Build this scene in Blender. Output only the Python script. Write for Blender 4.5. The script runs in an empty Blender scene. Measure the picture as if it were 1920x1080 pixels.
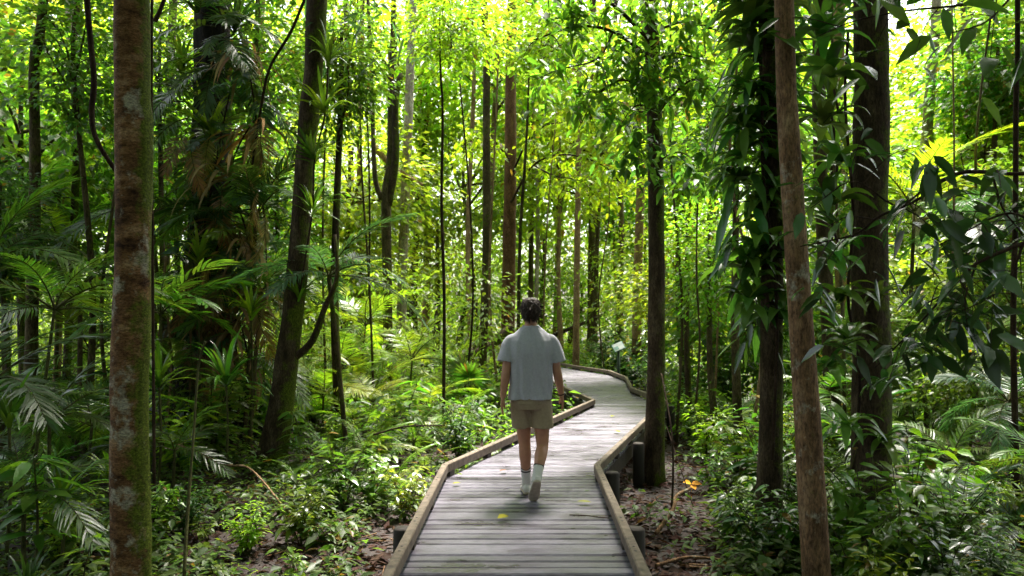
import bpy, math, random
import numpy as np
from mathutils import Vector, Matrix, Euler, noise as mnoise

# ------------------------------------------------------------------ camera, sky, sun, exposure
SC = bpy.context.scene
COL = SC.collection
F = 1493.0                                   # focal length in photograph pixels (1920 wide)
PITCH = math.atan(60 / F)
CAMH = 1.60
cam_d = bpy.data.cameras.new('camera')
cam_d.sensor_width = 36.0
cam_d.lens = 36.0 * F / 1920
cam_d.clip_start = 0.05
cam_d.clip_end = 600
cam_d.dof.use_dof = True
cam_d.dof.focus_distance = 7.3
cam_d.dof.aperture_fstop = 2.8
cam = bpy.data.objects.new('camera', cam_d)
cam.location = (0, 0, CAMH)
cam.rotation_euler = (math.pi / 2 + PITCH, 0, 0)
COL.objects.link(cam)
SC.camera = cam

SUN_EL, SUN_AZ = math.radians(66), math.radians(20)      # azimuth from +Y towards +X
W = bpy.data.worlds.new('World')
SC.world = W
W.use_nodes = True
nt = W.node_tree
bg = nt.nodes['Background']
sky = nt.nodes.new('ShaderNodeTexSky')
sky.sky_type = 'NISHITA'
sky.sun_disc = False
sky.sun_elevation = SUN_EL
sky.sun_rotation = SUN_AZ
sky.air_density = 1.0
sky.dust_density = 6.0
sky.ozone_density = 0.6
hsv = nt.nodes.new('ShaderNodeHueSaturation')
hsv.inputs['Saturation'].default_value = 0.6           # white overcast
nt.links.new(sky.outputs[0], hsv.inputs['Color'])
nt.links.new(hsv.outputs[0], bg.inputs['Color'])
bg.inputs['Strength'].default_value = 0.15

sun_d = bpy.data.lights.new('sun', 'SUN')
sun_d.energy = 4.5
sun_d.angle = math.radians(12)
sun_d.color = (1.0, 0.95, 0.86)
sun = bpy.data.objects.new('sun', sun_d)
dv = Vector((math.sin(SUN_AZ) * math.cos(SUN_EL), math.cos(SUN_AZ) * math.cos(SUN_EL), math.sin(SUN_EL)))
sun.rotation_euler = dv.to_track_quat('Z', 'Y').to_euler()
sun.location = (0, 10, 40)
COL.objects.link(sun)

SC.view_settings.view_transform = 'Standard'
SC.view_settings.look = 'None'
SC.view_settings.gamma = 1
SC.view_settings.exposure = 2.4
cy = SC.cycles
cy.use_denoising = True
cy.max_bounces = 7
cy.diffuse_bounces = 4
cy.glossy_bounces = 3
cy.transmission_bounces = 4
cy.transparent_max_bounces = 4
cy.caustics_reflective = False
cy.caustics_refractive = False
cy.sample_clamp_indirect = 8

GZ = -0.55                                   # forest floor under the deck
R = np.random.default_rng(7)
random.seed(7)


def P(px, py, d):
    """point at forward distance d seen at photograph pixel px, py"""
    cx, cyy = (px - 960) / F, (540 - py) / F
    c, s = math.cos(PITCH), math.sin(PITCH)
    v = Vector((cx, c - s * cyy, s + c * cyy))
    return Vector((0, 0, CAMH)) + v * (d / v.y)


def PX(x, y):
    return 960 + x / y * F


# ------------------------------------------------------------------ mesh building
class MB:
    def __init__(s):
        s.V, s.F, s.n = [], [], 0

    def add(s, V, Fs, mat=0, smooth=True):
        V = np.asarray(V, float).reshape(-1, 3)
        for f in (Fs if isinstance(Fs, list) else [Fs]):
            f = np.asarray(f, int)
            if len(f):
                s.F.append((f + s.n, mat, smooth))
        s.V.append(V)
        s.n += len(V)

    def mesh(s, name, mats):
        V = np.concatenate(s.V)
        m = bpy.data.meshes.new(name)
        m.vertices.add(len(V))
        m.vertices.foreach_set('co', V.ravel().astype(np.float32))
        L, T, M, S = [], [], [], []
        for f, mt, sm in s.F:
            L.append(f.ravel())
            T.append(np.full(len(f), f.shape[1]))
            M.append(np.full(len(f), mt))
            S.append(np.full(len(f), sm))
        L, T, M, S = map(np.concatenate, (L, T, M, S))
        m.loops.add(len(L))
        m.loops.foreach_set('vertex_index', L.astype(np.int32))
        m.polygons.add(len(T))
        st = np.concatenate([[0], np.cumsum(T)[:-1]])
        m.polygons.foreach_set('loop_start', st.astype(np.int32))
        m.polygons.foreach_set('loop_total', T.astype(np.int32))
        m.polygons.foreach_set('material_index', M.astype(np.int32))
        m.polygons.foreach_set('use_smooth', S.astype(bool))
        for mm in (mats if isinstance(mats, (list, tuple)) else [mats]):
            m.materials.append(mm)
        m.update(calc_edges=True)
        m.validate()
        return m

    def build(s, name, mats, parent=None, loc=(0, 0, 0), color=None):
        return link(name, s.mesh(name, mats), parent, loc, color)


def link(name, mesh, parent=None, loc=(0, 0, 0), color=None, rot=(0, 0, 0), scale=1.0):
    o = bpy.data.objects.new(name, mesh)
    o.location = loc
    o.rotation_euler = rot
    o.scale = (scale,) * 3 if not hasattr(scale, '__len__') else scale
    if color is not None:
        o.color = (*color[:3], 1)
    if parent is not None:
        o.parent = parent
    COL.objects.link(o)
    return o


def tag(o, label, cat, group=None, kind=None):
    o['label'] = label
    o['category'] = cat
    if group:
        o['group'] = group
    if kind:
        o['kind'] = kind
    return o


def thing(name, loc, label=None, cat=None, group=None, rz=0):
    o = bpy.data.objects.new(name, None)
    o.empty_display_size = 0.1
    o.location = loc
    o.rotation_euler = (0, 0, rz)
    COL.objects.link(o)
    if label:
        tag(o, label, cat, group)
    return o


def norm(a):
    return a / np.maximum(np.linalg.norm(a, axis=-1, keepdims=True), 1e-9)


# leaf templates: along, side, up (side in half widths)
TEMPL = {
    'diamond': (np.array([[0, 0, 0], [.42, 1, .10], [1, 0, -.05], [.42, -1, .10]], float),
                [np.array([[0, 2, 1], [0, 3, 2]])]),
    'oval': (np.array([[0, 0, 0], [.22, .78, .10], [.22, 0, 0], [.22, -.78, .10], [.58, .92, .10], [.58, 0, 0], [.58, -.92, .10],
                       [.86, .42, .04], [.86, 0, -.01], [.86, -.42, .04], [1.04, 0, -.02]], float),
             [np.array([[0, 2, 1], [0, 3, 2], [7, 8, 10], [8, 9, 10]]),
              np.array([[1, 2, 5, 4], [2, 3, 6, 5], [4, 5, 8, 7], [5, 6, 9, 8]])]),
    'strap': (np.array([[0, .45, .0], [0, -.45, .0], [.25, .95, .08], [.25, 0, -.03], [.25, -.95, .08], [.55, .95, .08], [.55, 0, -.03], [.55, -.95, .08],
                        [.8, .6, .04], [.8, 0, -.02], [.8, -.6, .04], [1, 0, 0]], float),
              [np.array([[0, 1, 3], [8, 9, 11], [9, 10, 11], [0, 3, 2], [1, 4, 3]]),
               np.array([[2, 3, 6, 5], [3, 4, 7, 6], [5, 6, 9, 8], [6, 7, 10, 9]])]),
    'pinna': (np.array([[0, .5, .0], [0, -.5, .0], [.45, 1, 0], [.45, -1, 0], [1, 0, 0]], float),
              [np.array([[2, 3, 4]]), np.array([[0, 1, 3, 2]])]),
}


def leaves(mb, pos, dirs, ups, L, Wd, templ='diamond', droop=0.25, mat=0):
    pos, dirs, ups = (np.asarray(a, float).reshape(-1, 3) for a in (pos, dirs, ups))
    n = len(pos)
    if n == 0:
        return
    T, Fs = TEMPL[templ]
    k = len(T)
    d = norm(dirs)
    s = norm(np.cross(ups, d))
    u = np.cross(d, s)
    L = np.broadcast_to(np.asarray(L, float), (n,))[:, None]
    Wd = np.broadcast_to(np.asarray(Wd, float), (n,))[:, None]
    dr = np.broadcast_to(np.asarray(droop, float), (n,))[:, None]
    a = T[None, :, 0] * L
    b = T[None, :, 1] * Wd * .5
    c = T[None, :, 2] * Wd
    V = pos[:, None] + a[..., None] * d[:, None] + b[..., None] * s[:, None] + c[..., None] * u[:, None]
    V[..., 2] -= dr * L * T[None, :, 0] ** 2
    off = (np.arange(n) * k)[:, None, None]
    mb.add(V.reshape(-1, 3), [(f[None] + off).reshape(-1, f.shape[1]) for f in Fs], mat, True)


def tube(mb, pts, radii, sides=8, mat=0, rough=0.0, seed=0, cap=True, flare=0.0, flare_h=0.4, scale=3.0, lobes=0):
    pts = np.asarray(pts, float).reshape(-1, 3)
    n = len(pts)
    radii = np.broadcast_to(np.asarray(radii, float), (n,)).copy()
    tan = np.gradient(pts, axis=0)
    tan = norm(tan)
    ref = np.array([0, 1.0, 0]) if abs(tan[0][1]) < .8 else np.array([1.0, 0, 0])
    V = []
    s0 = np.concatenate([[0], np.cumsum(np.linalg.norm(np.diff(pts, axis=0), axis=1))])
    x = None
    for i in range(n):
        x = ref - tan[i] * np.dot(ref, tan[i]) if x is None else x - tan[i] * np.dot(x, tan[i])
        x = x / np.linalg.norm(x)
        y = np.cross(tan[i], x)
        for j in range(sides):
            a = 2 * math.pi * j / sides
            r = radii[i]
            if flare:
                e = math.exp(-s0[i] / flare_h)
                r *= 1 + flare * e * (1 + (.6 * math.cos(lobes * a + seed) if lobes else 0))
            v = x * math.cos(a) + y * math.sin(a)
            if rough:
                q = pts[i] * scale + v * radii[i] * scale * 2
                r *= 1 + rough * (mnoise.noise((q[0] + seed * 7.1, q[1], q[2] * .55)) + .5 * mnoise.noise((q[0] * 3 + seed, q[1] * 3, q[2] * 1.6)))
            V.append(pts[i] + v * r)
    f = []
    for i in range(n - 1):
        for j in range(sides):
            k = (j + 1) % sides
            f.append((i * sides + j, i * sides + k, (i + 1) * sides + k, (i + 1) * sides + j))
    fl = [np.array(f)]
    if cap:
        V.append(pts[0])
        V.append(pts[-1])
        b = n * sides
        fl.append(np.array([(b, (j + 1) % sides, j) for j in range(sides)] + [(b + 1, (n - 1) * sides + j, (n - 1) * sides + (j + 1) % sides) for j in range(sides)]))
    mb.add(V, fl, mat, True)


def smooth_path(ctrl, n):
    """Catmull-Rom through control points"""
    c = np.asarray([tuple(p) for p in ctrl], float)
    c = np.vstack([2 * c[0] - c[1], c, 2 * c[-1] - c[-2]])
    out = []
    segs = len(c) - 3
    for t in np.linspace(0, segs - 1e-6, n):
        i = int(t)
        u = t - i
        p0, p1, p2, p3 = c[i:i + 4]
        out.append(.5 * ((2 * p1) + (-p0 + p2) * u + (2 * p0 - 5 * p1 + 4 * p2 - p3) * u * u + (-p0 + 3 * p1 - 3 * p2 + p3) * u ** 3))
    return np.array(out)


def box(mb, c0, c1, w, h, mat=0, bev=.006):
    """bevelled bar from c0 to c1 (centre line), width w sideways, height h"""
    c0, c1 = np.asarray(c0, float), np.asarray(c1, float)
    d = norm(c1 - c0)
    s = norm(np.cross(d, [0, 0, 1.0]))
    u = np.cross(s, d)
    prof = []
    for sx, sz in ((1, 1), (-1, 1), (-1, -1), (1, -1)):
        a = (sx * (w / 2 - bev), sz * h / 2)
        b = (sx * w / 2, sz * (h / 2 - bev))
        prof += [b, a] if sx * sz > 0 else [a, b]
    V, n = [], len(prof)
    for c in (c0, c1):
        for a, b in prof:
            V.append(c + s * a + u * b)
    f = [(i, (i + 1) % n, n + (i + 1) % n, n + i) for i in range(n)]
    mb.add(V, [np.array(f), np.array([tuple(range(n))[::-1]]), np.array([tuple(range(n, 2 * n))])], mat, False)


# ------------------------------------------------------------------ materials
def mat(name):
    m = bpy.data.materials.new(name)
    m.use_nodes = True
    n = m.node_tree
    return m, n, n.nodes['Principled BSDF'], n.nodes['Material Output']


def nd(n, t, **kw):
    x = n.nodes.new(t)
    for k, v in kw.items():
        if k.startswith('_'):
            setattr(x, k[1:], v)
        else:
            x.inputs[k.replace('__', ' ')].default_value = v
    return x


def ramp(n, fac, stops):
    r = n.nodes.new('ShaderNodeValToRGB')
    r.color_ramp.elements[0].position = stops[0][0]
    r.color_ramp.elements[0].color = (*stops[0][1], 1)
    r.color_ramp.elements[1].position = stops[-1][0]
    r.color_ramp.elements[1].color = (*stops[-1][1], 1)
    for p, c in stops[1:-1]:
        e = r.color_ramp.elements.new(p)
        e.color = (*c, 1)
    n.links.new(fac, r.inputs['Fac'])
    return r.outputs['Color']


def leaf_material(name, rough=.38, trans=.45, spec=.5, tgain=1.5, brown=0.0):
    m, n, b, out = mat(name)
    oi = n.nodes.new('ShaderNodeObjectInfo')
    ge = n.nodes.new('ShaderNodeNewGeometry')
    rnd = ge.outputs['Random Per Island']
    h = nd(n, 'ShaderNodeHueSaturation')
    mr = nd(n, 'ShaderNodeMapRange', To__Min=.475, To__Max=.525)
    n.links.new(rnd, mr.inputs['Value'])
    n.links.new(mr.outputs[0], h.inputs['Hue'])
    mul = nd(n, 'ShaderNodeMath', _operation='MULTIPLY')
    mul.inputs[1].default_value = 7.31
    fr = nd(n, 'ShaderNodeMath', _operation='FRACT')
    n.links.new(rnd, mul.inputs[0])
    n.links.new(mul.outputs[0], fr.inputs[0])
    mv = nd(n, 'ShaderNodeMapRange', To__Min=.55, To__Max=1.45)
    n.links.new(fr.outputs[0], mv.inputs['Value'])
    n.links.new(mv.outputs[0], h.inputs['Value'])
    n.links.new(oi.outputs['Color'], h.inputs['Color'])
    # a few yellowed or browned leaves
    gt = nd(n, 'ShaderNodeMath', _operation='GREATER_THAN')
    mul2 = nd(n, 'ShaderNodeMath', _operation='MULTIPLY')
    mul2.inputs[1].default_value = 53.7
    fr2 = nd(n, 'ShaderNodeMath', _operation='FRACT')
    n.links.new(rnd, mul2.inputs[0])
    n.links.new(mul2.outputs[0], fr2.inputs[0])
    n.links.new(fr2.outputs[0], gt.inputs[0])
    gt.inputs[1].default_value = 1 - brown
    mx = nd(n, 'ShaderNodeMix', _data_type='RGBA')
    n.links.new(gt.outputs[0], mx.inputs[0])
    n.links.new(h.outputs[0], mx.inputs[6])
    mx.inputs[7].default_value = (.17, .10, .02, 1)
    # blotches along the blade
    tc = n.nodes.new('ShaderNodeTexCoord')
    ns = nd(n, 'ShaderNodeTexNoise', Scale=14.0, Detail=2.0)
    n.links.new(tc.outputs['Object'], ns.inputs['Vector'])
    ml = nd(n, 'ShaderNodeMapRange', To__Min=.75, To__Max=1.25)
    n.links.new(ns.outputs['Fac'], ml.inputs['Value'])
    mm = nd(n, 'ShaderNodeMix', _data_type='RGBA', _blend_type='MULTIPLY')
    mm.inputs[0].default_value = 1
    n.links.new(mx.outputs[2], mm.inputs[6])
    n.links.new(ml.outputs[0], mm.inputs[7])
    col = mm.outputs[2]
    n.links.new(col, b.inputs['Base Color'])
    b.inputs['Roughness'].default_value = rough
    b.inputs['Specular IOR Level'].default_value = spec
    tr = n.nodes.new('ShaderNodeBsdfTranslucent')
    g = nd(n, 'ShaderNodeMix', _data_type='RGBA', _blend_type='MULTIPLY')
    g.inputs[0].default_value = 1
    n.links.new(col, g.inputs[6])
    g.inputs[7].default_value = (tgain * 1.02, tgain * 1.04, tgain * .52, 1)
    n.links.new(g.outputs[2], tr.inputs['Color'])
    ms = n.nodes.new('ShaderNodeMixShader')
    ms.inputs[0].default_value = trans
    n.links.new(b.outputs[0], ms.inputs[1])
    n.links.new(tr.outputs[0], ms.inputs[2])
    n.links.new(ms.outputs[0], out.inputs['Surface'])
    return m


LEAF = leaf_material('leaf', .42, .52, .4, 2.0, .015)
GLOSS = leaf_material('glossy_leaf', .26, .35, .6, 1.5, .03)
PALM = leaf_material('palm_leaf', .33, .45, .5, 1.9, .01)
HERBM = leaf_material('herb_leaf', .5, .42, .25, 1.6, .05)
DEAD = leaf_material('dead_leaf', .75, .2, .12, 1.0, 0)


def bark_material(name, cols, moss=0.0, lichen=0.0, rough=.85, zscale=.35, scale=6.0, bump=.5, moss_side=None, moss_col=(.10, .13, .012), bands=False):
    m, n, b, out = mat(name)
    tc = n.nodes.new('ShaderNodeTexCoord')
    mp = nd(n, 'ShaderNodeMapping')
    mp.inputs['Scale'].default_value = (1, 1, zscale if not bands else 2.2)
    n.links.new(tc.outputs['Object'], mp.inputs['Vector'])
    n1 = nd(n, 'ShaderNodeTexNoise', Scale=scale, Detail=6.0, Roughness=.65)
    n.links.new(mp.outputs[0], n1.inputs['Vector'])
    col = ramp(n, n1.outputs['Fac'], [(.32, cols[0]), (.52, cols[1]), (.70, cols[2])])
    if lichen:
        n2 = nd(n, 'ShaderNodeTexNoise', Scale=3.2, Detail=5.0, Roughness=.7)
        n.links.new(tc.outputs['Object'], n2.inputs['Vector'])
        f = ramp(n, n2.outputs['Fac'], [(.60 - lichen * .2, (0, 0, 0)), (.68 - lichen * .2, (1, 1, 1))])
        mx = nd(n, 'ShaderNodeMix', _data_type='RGBA')
        n.links.new(f, mx.inputs[0])
        n.links.new(col, mx.inputs[6])
        mx.inputs[7].default_value = (.30, .27, .21, 1)
        col = mx.outputs[2]
    if moss:
        n3 = nd(n, 'ShaderNodeTexNoise', Scale=2.6, Detail=7.0, Roughness=.72)
        n.links.new(tc.outputs['Object'], n3.inputs['Vector'])
        fac = n3.outputs['Fac']
        if moss_side is not None:
            ge = n.nodes.new('ShaderNodeNewGeometry')
            dp = nd(n, 'ShaderNodeVectorMath', _operation='DOT_PRODUCT')
            n.links.new(ge.outputs['Normal'], dp.inputs[0])
            dp.inputs[1].default_value = moss_side
            md = nd(n, 'ShaderNodeMath', _operation='MULTIPLY_ADD')
            n.links.new(dp.outputs['Value'], md.inputs[0])
            md.inputs[1].default_value = .22
            n.links.new(fac, md.inputs[2])
            fac = md.outputs[0]
        f = ramp(n, fac, [(.66 - moss * .25, (0, 0, 0)), (.76 - moss * .25, (1, 1, 1))])
        mx = nd(n, 'ShaderNodeMix', _data_type='RGBA')
        n.links.new(f, mx.inputs[0])
        n.links.new(col, mx.inputs[6])
        n4 = nd(n, 'ShaderNodeTexNoise', Scale=60.0, Detail=3.0)
        n.links.new(tc.outputs['Object'], n4.inputs['Vector'])
        mc = ramp(n, n4.outputs['Fac'], [(.3, tuple(c * .35 for c in moss_col)), (.7, moss_col)])
        n.links.new(mc, mx.inputs[7])
        col = mx.outputs[2]
    nf = nd(n, 'ShaderNodeTexNoise', Scale=scale * 9, Detail=9.0, Roughness=.75)
    n.links.new(mp.outputs[0], nf.inputs['Vector'])
    fc = ramp(n, nf.outputs['Fac'], [(.36, (.35, .33, .30)), (.5, (.95, .95, .95)), (.66, (1.7, 1.65, 1.5))])
    mf = nd(n, 'ShaderNodeMix', _data_type='RGBA', _blend_type='MULTIPLY')
    mf.inputs[0].default_value = 1
    n.links.new(col, mf.inputs[6])
    n.links.new(fc, mf.inputs[7])
    col = mf.outputs[2]
    n.links.new(col, b.inputs['Base Color'])
    b.inputs['Roughness'].default_value = rough
    b.inputs['Specular IOR Level'].default_value = .12
    n5 = nd(n, 'ShaderNodeTexNoise', Scale=scale * 4, Detail=8.0, Roughness=.7)
    n.links.new(mp.outputs[0], n5.inputs['Vector'])
    bp = nd(n, 'ShaderNodeBump', Strength=bump, Distance=.03)
    n.links.new(n5.outputs['Fac'], bp.inputs['Height'])
    n.links.new(bp.outputs[0], b.inputs['Normal'])
    return m


BARK_MOSSY = bark_material('mossy_bark', ((.026, .012, .006), (.15, .075, .032), (.31, .20, .11)), moss=.55, lichen=.35, scale=5, moss_side=(.8, .3, 0), bands=True)
BARK_DARK = bark_material('dark_bark', ((.016, .010, .006), (.056, .038, .022), (.115, .086, .054)), moss=.52, scale=7, bump=.8, moss_side=(.7, 0, 0))
BARK_BLACK = bark_material('black_bark', ((.005, .004, .003), (.012, .009, .007), (.03, .022, .015)), moss=.2, scale=7, bump=.9)
BARK_BROWN = bark_material('brown_bark', ((.065, .036, .019), (.17, .098, .052), (.27, .18, .105)), moss=.3, lichen=.15, scale=6, bump=.35)
BARK_RED = bark_material('red_bark', ((.05, .024, .012), (.115, .058, .030), (.18, .10, .055)), moss=.15, scale=6)
BARK_PALE = bark_material('pale_bark', ((.16, .12, .08), (.30, .25, .19), (.45, .40, .33)), moss=.1, scale=4, bump=.3)
BARK_TAN = bark_material('tan_bark', ((.10, .06, .03), (.22, .14, .075), (.34, .24, .15)), moss=.15, scale=5, bump=.4)
BARK_GREEN = bark_material('greenish_bark', ((.03, .022, .012), (.08, .06, .03), (.15, .12, .07)), moss=.5, scale=5, bump=.5)
VINE_M = bark_material('vine_bark', ((.012, .006, .004), (.035, .02, .012), (.07, .045, .028)), scale=12, bump=.5)
STEM_M = bark_material('green_stem', ((.03, .03, .01), (.06, .06, .02), (.09, .09, .035)), scale=12, bump=.2)


def simple(name, col, rough=.8, var=.25, scale=40, bump=.15, dist=.004, spec=.3, stretch=(1, 1, 1), metal=0):
    m, n, b, out = mat(name)
    tc = n.nodes.new('ShaderNodeTexCoord')
    mp = nd(n, 'ShaderNodeMapping')
    mp.inputs['Scale'].default_value = stretch
    n.links.new(tc.outputs['Object'], mp.inputs['Vector'])
    ns = nd(n, 'ShaderNodeTexNoise', Scale=scale, Detail=5.0, Roughness=.6)
    n.links.new(mp.outputs[0], ns.inputs['Vector'])
    c = ramp(n, ns.outputs['Fac'], [(.25, tuple(x * (1 - var) for x in col)), (.75, tuple(min(1, x * (1 + var)) for x in col))])
    n.links.new(c, b.inputs['Base Color'])
    b.inputs['Roughness'].default_value = rough
    b.inputs['Metallic'].default_value = metal
    b.inputs['Specular IOR Level'].default_value = spec
    if bump:
        bp = nd(n, 'ShaderNodeBump', Strength=bump, Distance=dist)
        n.links.new(ns.outputs['Fac'], bp.inputs['Height'])
        n.links.new(bp.outputs[0], b.inputs['Normal'])
    return m


# ------------------------------------------------------------------ ground
def ground_z(x, y):
    r = mnoise.noise((x * .22, y * .22, 3.1)) * .16 + mnoise.noise((x * .9, y * .9, 8.1)) * .05
    far = max(0.0, y - 32) * .02
    return GZ + r * (.5 if abs(x - .8) < 2.5 and y < 18 else 1.0) + far


gm, n, b, out = mat('forest_soil')
tc = n.nodes.new('ShaderNodeTexCoord')
n1 = nd(n, 'ShaderNodeTexNoise', Scale=1.3, Detail=6.0, Roughness=.7)
n2 = nd(n, 'ShaderNodeTexVoronoi', Scale=16.0)
n3 = nd(n, 'ShaderNodeTexNoise', Scale=22.0, Detail=6.0, Roughness=.7)
for q in (n1, n2, n3):
    n.links.new(tc.outputs['Object'], q.inputs['Vector'])
c1 = ramp(n, n3.outputs['Fac'], [(.3, (.007, .004, .003)), (.55, (.024, .011, .007)), (.75, (.05, .026, .017))])
c2 = ramp(n, n1.outputs['Fac'], [(.35, (.55, .5, .45)), (.7, (1.2, 1.0, .9))])
mx = nd(n, 'ShaderNodeMix', _data_type='RGBA', _blend_type='MULTIPLY')
mx.inputs[0].default_value = 1
n.links.new(c1, mx.inputs[6])
n.links.new(c2, mx.inputs[7])
n.links.new(mx.outputs[2], b.inputs['Base Color'])
b.inputs['Roughness'].default_value = .75
bp = nd(n, 'ShaderNodeBump', Strength=.8, Distance=.03)
n.links.new(n3.outputs['Fac'], bp.inputs['Height'])
n.links.new(bp.outputs[0], b.inputs['Normal'])

mb = MB()
gx = np.concatenate([np.linspace(-140, -13, 34), np.linspace(-12.6, 12.6, 90), np.linspace(13, 140, 34)])
gy = np.concatenate([np.linspace(-60, 2, 24), np.linspace(2.4, 24, 80), np.linspace(25, 240, 60)])
V = [(x, y, ground_z(x, y)) for y in gy for x in gx]
nx = len(gx)
f = [(j * nx + i, j * nx + i + 1, (j + 1) * nx + i + 1, (j + 1) * nx + i) for j in range(len(gy) - 1) for i in range(nx - 1)]
mb.add(V, np.array(f))
tag(mb.build('ground', gm), 'reddish brown forest floor under the plants beside the boardwalk', 'ground', kind='structure')

# ------------------------------------------------------------------ boardwalk
LE = [(2.0, -.74), (8.15, -.68), (14.75, 1.51), (17.0, 1.22), (19.3, .95), (23.0, .55), (26.2, -.6), (30.0, -3.2)]
RE = [(2.0, .70), (8.15, .86), (14.6, 2.78), (15.7, 2.72), (17.4, 2.60), (20.6, 2.94), (23.2, 2.83), (25.7, 2.03), (27.8, 1.55), (30.0, .1)]


def edge(E, y):
    return float(np.interp(y, [p[0] for p in E], [p[1] for p in E]))


wm, n, b, out = mat('wet_deck_timber')
tc = n.nodes.new('ShaderNodeTexCoord')
ge = n.nodes.new('ShaderNodeNewGeometry')
mp = nd(n, 'ShaderNodeMapping')
mp.inputs['Scale'].default_value = (6, 70, 70)
n.links.new(tc.outputs['Object'], mp.inputs['Vector'])
g1 = nd(n, 'ShaderNodeTexNoise', Scale=2.2, Detail=7.0, Roughness=.65)
n.links.new(mp.outputs[0], g1.inputs['Vector'])
g2 = nd(n, 'ShaderNodeTexNoise', Scale=1.7, Detail=4.0, Roughness=.6)
mp2 = nd(n, 'ShaderNodeMapping')
mp2.inputs['Scale'].default_value = (1, 2.2, 1)
n.links.new(tc.outputs['Object'], mp2.inputs['Vector'])
n.links.new(mp2.outputs[0], g2.inputs['Vector'])
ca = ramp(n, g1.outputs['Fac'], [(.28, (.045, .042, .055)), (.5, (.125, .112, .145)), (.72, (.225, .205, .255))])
h = nd(n, 'ShaderNodeHueSaturation')
mv = nd(n, 'ShaderNodeMapRange', To__Min=.55, To__Max=1.4)
n.links.new(ge.outputs['Random Per Island'], mv.inputs['Value'])
n.links.new(mv.outputs[0], h.inputs['Value'])
n.links.new(ca, h.inputs['Color'])
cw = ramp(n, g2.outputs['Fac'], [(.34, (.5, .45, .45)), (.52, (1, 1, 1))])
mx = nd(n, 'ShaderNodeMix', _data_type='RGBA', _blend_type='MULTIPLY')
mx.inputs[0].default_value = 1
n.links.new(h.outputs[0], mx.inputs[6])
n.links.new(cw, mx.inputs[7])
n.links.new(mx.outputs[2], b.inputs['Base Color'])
mr = nd(n, 'ShaderNodeMapRange', From__Min=.3, From__Max=.65, To__Min=.22, To__Max=.48)
n.links.new(g2.outputs['Fac'], mr.inputs['Value'])
n.links.new(mr.outputs[0], b.inputs['Roughness'])
b.inputs['Specular IOR Level'].default_value = .6
bp = nd(n, 'ShaderNodeBump', Strength=.35, Distance=.006)
n.links.new(g1.outputs['Fac'], bp.inputs['Height'])
n.links.new(bp.outputs[0], b.inputs['Normal'])
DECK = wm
RAIL = simple('kerb_timber', (.125, .095, .068), .7, .65, 3.2, .7, .012, .3, (5, 5, 5))
POST = simple('dark_post_timber', (.030, .023, .018), .75, .4, 9, .5, .01, .3, (1, 1, .3))
BOLT = simple('bolt_steel', (.04, .035, .03), .6, .3, 40, .1)
BEAM = simple('dark_beam_timber', (.045, .034, .026), .75, .4, 9, .4, .008)

bw = thing('boardwalk', (0.1, 8.0, 0), 'winding boardwalk of wet grey planks with low timber kerbs through the forest', 'boardwalk')


def bwpart(m_, name, mt):
    o = m_.build(name, mt, bw, (-.1, -8.0, 0))
    return o


mb = MB()
y = 2.2
pr = random.Random(3)
while y < 29.8:
    w = .116 if pr.random() > .1 else .24
    y2 = min(y + w, 29.9)
    zz = pr.uniform(-.004, .004)
    e = pr.uniform(-.0, .02)
    l0, l1, r0, r1 = edge(LE, y), edge(LE, y2), edge(RE, y), edge(RE, y2)
    if r0 - l0 > .15:
        ch, t = .011, .035
        # top with worn chamfers along the long edges
        V = [(l0, y, zz - ch), (r0, y, zz - ch), (r0, y + ch, zz), (l0, y + ch, zz),
             (r1, y2 - ch, zz), (l1, y2 - ch, zz), (r1, y2, zz - ch), (l1, y2, zz - ch),
             (l0, y, zz - t), (r0, y, zz - t), (r1, y2, zz - t), (l1, y2, zz - t)]
        mb.add(V, np.array([(0, 1, 2, 3), (3, 2, 4, 5), (5, 4, 6, 7), (8, 9, 1, 0), (7, 6, 10, 11), (9, 8, 11, 10)]), 0, False)
        mb.add([V[i] for i in (0, 3, 5, 7, 11, 8)], [np.array([(0, 1, 2, 3, 4, 5)])], 0, False)
        mb.add([V[i] for i in (1, 2, 4, 6, 10, 9)], [np.array([(5, 4, 3, 2, 1, 0)])], 0, False)
    y = y2 + pr.uniform(.018, .026)
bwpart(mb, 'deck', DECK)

ZT, RH, RW = .140, .092, .066


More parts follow.
